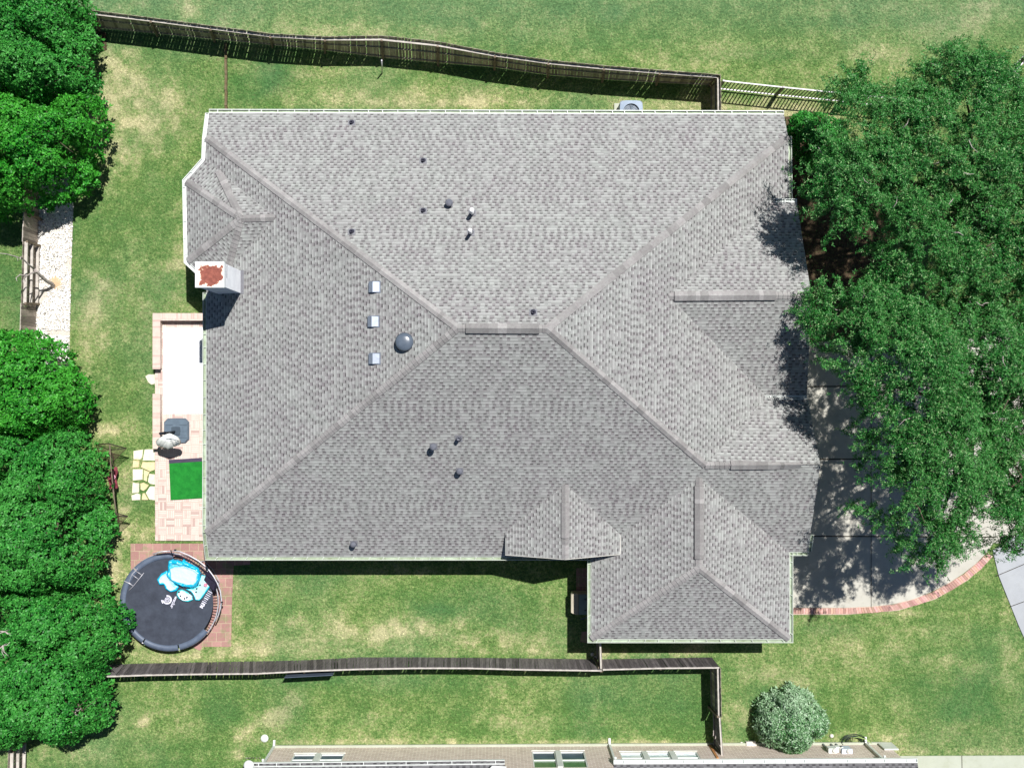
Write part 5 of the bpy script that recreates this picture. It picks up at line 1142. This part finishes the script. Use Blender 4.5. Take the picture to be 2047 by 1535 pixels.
def crown_tree(name, label, px, ze, hmax, mat, seed, dens=66, Lr=(.10, .17), Wr=(.05, .085), k=7, fall=1.3, lobes=85, group=None, base=None, r0=.18, cat='tree', lobe_amp=1.15, lr=(.45, .95), depth=.16, under=True, part='crown'):
    poly = [(p.x, p.y) for p in PL(px, ze)]
    gx, gy, Z, D = heightfield(poly, ze, hmax, fall, lobes, seed, lobe_amp, lr=lr)
    r = np.random.default_rng(seed + 1); area = (D > 0).sum() * (gx[1] - gx[0]) ** 2; n = int(area * dens * 1.6)
    x = r.uniform(gx[0], gx[-1], n * 3); y = r.uniform(gy[0], gy[-1], n * 3); d = sample(gx, gy, D, x, y); jag = (fbm(x, y, .5, seed) - .5) * .7
    keep = d > .03 + jag * .5; x, y, d = x[keep][:n], y[keep][:n], d[keep][:n]; n = len(x)
    z = sample(gx, gy, Z, x, y); e = .08; gxn = -(sample(gx, gy, Z, x + e, y) - sample(gx, gy, Z, x - e, y)) / (2 * e); gyn = -(sample(gx, gy, Z, x, y + e) - sample(gx, gy, Z, x, y - e)) / (2 * e)
    nor = np.stack([gxn * .7, gyn * .7, np.ones(n)], -1) + r.normal(0, .28, (n, 3)); nor /= np.linalg.norm(nor, axis=1, keepdims=True)
    dep = r.exponential(depth, n); z = z - dep
    cent = np.stack([x, y, z], -1)
    V, Fq = leaves(cent, nor, k, Lr, Wr, seed=seed)
    if under:   # sides and underside of the crown
        m = int(n * .8); i = r.integers(0, n, m); c2 = cent[i].copy(); near = d[i] < .8; c2[:, 2] -= r.uniform(.2, 1.0, m) * np.where(near, 1.2, 2.0); c2[:, 2] = np.maximum(c2[:, 2], max(.15, ze - 1.2))
        n2 = np.stack([r.normal(0, .6, m), r.normal(0, .6, m), r.uniform(.1, 1, m)], -1); n2 /= np.linalg.norm(n2, axis=1, keepdims=True)
        V2, F2 = leaves(c2, n2, k, (Lr[0] * 1.2, Lr[1] * 1.4), (Wr[0] * 1.4, Wr[1] * 1.5), seed=seed + 9); Fq = np.concatenate([Fq, F2 + len(V)]); V = np.concatenate([V, V2])
    cx, cy = (np.mean([p[0] for p in poly]), np.mean([p[1] for p in poly])) if base is None else base
    th = thing(name, label, cat, (cx, cy, 0), group); npmesh(part, V, Fq, M[mat], th)
    sel = r.integers(0, n, 7); trunk_and_limbs(th, (cx, cy, 0), (cx, cy, ze * .8 + .3), [tuple(cent[s_] - np.array([0, 0, .3])) for s_ in sel], r0, seed=seed)
    return th
GRP = 'dense trees along the left fence'
trees_left = []
crown_tree('tree', 'dark green dense tree in the top left corner of the photo', [(-70,-60),(150,-60),(168,-20),(182,20),(190,60),(186,95),(180,115),(197,145),(199,178),(185,205),(130,212),(80,222),(30,200),(-70,210)], 2.4, 2.6, 'leafB', 11, group=GRP)
crown_tree('tree', 'bright green dense tree below the top left corner, above the gravel strip', [(-70,190),(30,185),(90,205),(150,190),(200,195),(212,235),(216,270),(208,300),(186,318),(182,348),(164,375),(138,388),(112,400),(88,414),(50,424),(0,434),(-70,430)], 2.2, 2.4, 'leafA', 23, group=GRP)
crown_tree('tree', 'rounded green tree below the gravel strip on the left edge', [(-70,650),(0,658),(40,660),(78,668),(102,678),(130,690),(142,718),(152,742),(176,752),(188,792),(182,826),(150,860),(90,880),(0,870),(-70,880)], 2.2, 2.4, 'leafA', 37, group=GRP)
crown_tree('tree', 'wide green tree whose crown reaches the mesh frame, middle of the left edge', [(-70,850),(20,850),(90,862),(150,848),(176,880),(196,905),(208,935),(213,975),(198,1000),(214,1030),(222,1065),(212,1100),(202,1135),(180,1170),(100,1190),(0,1180),(-70,1190)], 2.3, 2.7, 'leafB', 41, group=GRP)
crown_tree('tree', 'dark green tree overlapping the trampoline at the lower left', [(-70,1160),(10,1150),(90,1165),(160,1150),(205,1170),(222,1195),(244,1210),(257,1245),(254,1285),(236,1312),(214,1345),(217,1385),(226,1418),(214,1452),(172,1468),(146,1494),(122,1488),(98,1466),(60,1472),(40,1490),(0,1494),(-70,1500)], 2.2, 2.7, 'leafB', 59, group=GRP)
crown_tree('shrub', 'glossy green shrub at the upper right corner of the house', [(1576,235),(1600,220),(1640,222),(1680,240),(1700,290),(1690,340),(1660,370),(1625,350),(1600,315),(1582,290),(1574,260)], 1.9, 1.1, 'leafB', 67, dens=90, Lr=(.08, .13), Wr=(.05, .08), fall=.6, lobes=60, r0=.07, cat='shrub', lobe_amp=.35, lr=(.25, .55), part='foliage')
bq = [(1582 + 73 * math.cos(a) * (1 + .07 * math.sin(5 * a + 1)), 1441 + 62 * math.sin(a) * (1 + .07 * math.cos(4 * a))) for a in [6.283 * i / 26 for i in range(26)]]
crown_tree('bush', 'large round grey-green bush on the lawn at the lower right', bq, .9, 1.25, 'leafS', 71, dens=130, Lr=(.09, .16), Wr=(.035, .055), fall=.55, lobes=70, r0=.06, cat='bush', lobe_amp=.3, lr=(.25, .5), depth=.12, part='foliage')

for tn, spots in (('tree.003', ((40, 1032), (36, 1092), (68, 1108))), ('tree.004', ((6, 1290), (10, 1262), (150, 1420), (137, 1462)))):
    t_ = bpy.data.objects.get(tn); rd = random.Random(5)
    for x, y in spots:
        mb = MB(); p0 = P(x, y, 4.75 if y < 1400 else 3.6)
        for k in range(4):
            a = rd.uniform(0, 6.28); l_ = rd.uniform(.25, .5); m1 = p0 + Vector((math.cos(a), math.sin(a), .25)) * l_ * .5; mb.tube([p0 - Vector((0, 0, .3)), p0, m1, m1 + Vector((math.cos(a + .6), math.sin(a + .6), .1)) * l_ * .5], [.03, .025, .015, .006], n=5)
        if t_: mb.build('bare_branch', M['deadwood'], t_)
def oak(label, px, ze, hmax, seed, clumps, base, holes, group, tufts=38):
    poly = [(p.x, p.y) for p in PL(px, ze)]; gx, gy, Z, D = heightfield(poly, ze, hmax, 2.2, 90, seed, .8, lr=(.8, 1.7))
    r = np.random.default_rng(seed); cs = []; hol = [(P(x, y, ze + 1), rr) for x, y, rr in holes]
    while len(cs) < clumps:
        x, y = r.uniform(gx[0], gx[-1]), r.uniform(gy[0], gy[-1]); d = float(sample(gx, gy, D, np.array([x]), np.array([y]))[0])
        if d < .05 or (d < 1.3 and r.random() > .6 + .5 * d): continue
        if any(math.hypot(x - h.x, y - h.y) < rr * r.uniform(.75, 1.05) for h, rr in hol): continue
        z = float(sample(gx, gy, Z, np.array([x]), np.array([y]))[0]) - r.exponential(.75) - .1; cs.append((x, y, z, d))
    cen = []; nor = []
    gDx, gDy = np.gradient(D)
    for x, y, z, d in cs:
        ii, jj = int(np.clip((x - gx[0]) / (gx[1] - gx[0]), 0, D.shape[0] - 1)), int(np.clip((y - gy[0]) / (gy[1] - gy[0]), 0, D.shape[1] - 1)); oa = math.atan2(-gDy[ii, jj], -gDx[ii, jj])
        m = int(tufts * r.uniform(.6, 1.4) * (1 if d > .8 else .75)); a = r.uniform(0, 6.283); el = r.uniform(.28, .5); er = el * r.uniform(.4, .7)
        if d < 1.0: a = oa + r.normal(0, .5); el = r.uniform(.4, .65); er = el * r.uniform(.2, .4)
        t = r.normal(0, .5, (m, 3)); ln, wd_ = t[:, 0] * el, t[:, 1] * er
        p = np.stack([x + ln * math.cos(a) - wd_ * math.sin(a), y + ln * math.sin(a) + wd_ * math.cos(a), z + t[:, 2] * .16 - (ln ** 2 + wd_ ** 2) * .35], -1); cen.append(p)
        q = np.stack([(p[:, 0] - x) * 1.0, (p[:, 1] - y) * 1.0, np.full(m, .7)], -1) + r.normal(0, .55, (m, 3)); nor.append(q / np.linalg.norm(q, axis=1, keepdims=True))
    cen, nor = np.concatenate(cen), np.concatenate(nor); V, Fq = leaves(cen, nor, 7, (.065, .14), (.022, .042), .25, .15, seed)
    b = P(*base); th = thing('oak_tree', label, 'tree', (b.x, b.y, 0), group); npmesh('crown', V, Fq, M['leafO'], th)
    sel = [cs[i] for i in r.integers(0, len(cs), 22)]
    trunk_and_limbs(th, b, (b.x, b.y, ze * .62), [(s_[0], s_[1], s_[2] - .05) for s_ in sel], .3, seed=seed)
    rd = random.Random(seed)
    for _ in range(46):   # bare twig ends showing on the crown
        c_ = rd.choice(cs); a = rd.uniform(0, 6.28); l_ = rd.uniform(.25, .6); p0 = Vector((c_[0], c_[1], c_[2] + .1)); p1 = p0 + Vector((math.cos(a), math.sin(a), .3)) * l_ * .5; p2 = p1 + Vector((math.cos(a + .5), math.sin(a + .5), .2)) * l_ * .5
        mb = MB(); mb.tube([p0, p1, p2], [.02, .015, .006], n=4); mb.build('twig', M['deadwood'], th)
OG = 'oak trees in front of the house'
oak('tall loose-leaved oak over the iron fence, upper right', [(1682,144),(1712,120),(1748,122),(1765,172),(1805,162),(1850,112),(1880,84),(1915,98),(1950,112),(1985,88),(2010,150),(2080,180),(2130,300),(2130,640),(1900,650),(1800,600),(1745,565),(1735,480),(1660,492),(1618,450),(1588,380),(1604,330),(1626,282),(1690,258),(1680,215),(1672,174)], 7.2, 2.4, 83, 1300, (1880, 450), [(1760,270,.35),(1690,525,.75),(1890,430,.4)], OG)
oak('broad oak spreading over the driveway, lower right', [(1608,585),(1650,562),(1740,552),(1830,600),(1950,600),(2130,600),(2130,1085),(2030,1122),(2004,1112),(1970,1082),(1942,1112),(1910,1090),(1882,1112),(1862,1142),(1800,1136),(1795,1093),(1764,1052),(1722,1036),(1702,990),(1728,940),(1712,900),(1722,860),(1678,806),(1640,700),(1604,640)], 7.2, 2.6, 97, 1550, (1890, 830), [(1700,800,.5),(1760,990,.6),(1810,1020,.45),(1965,1060,.8),(2080,1130,.9),(1880,1010,.4),(1950,930,.4)], OG)
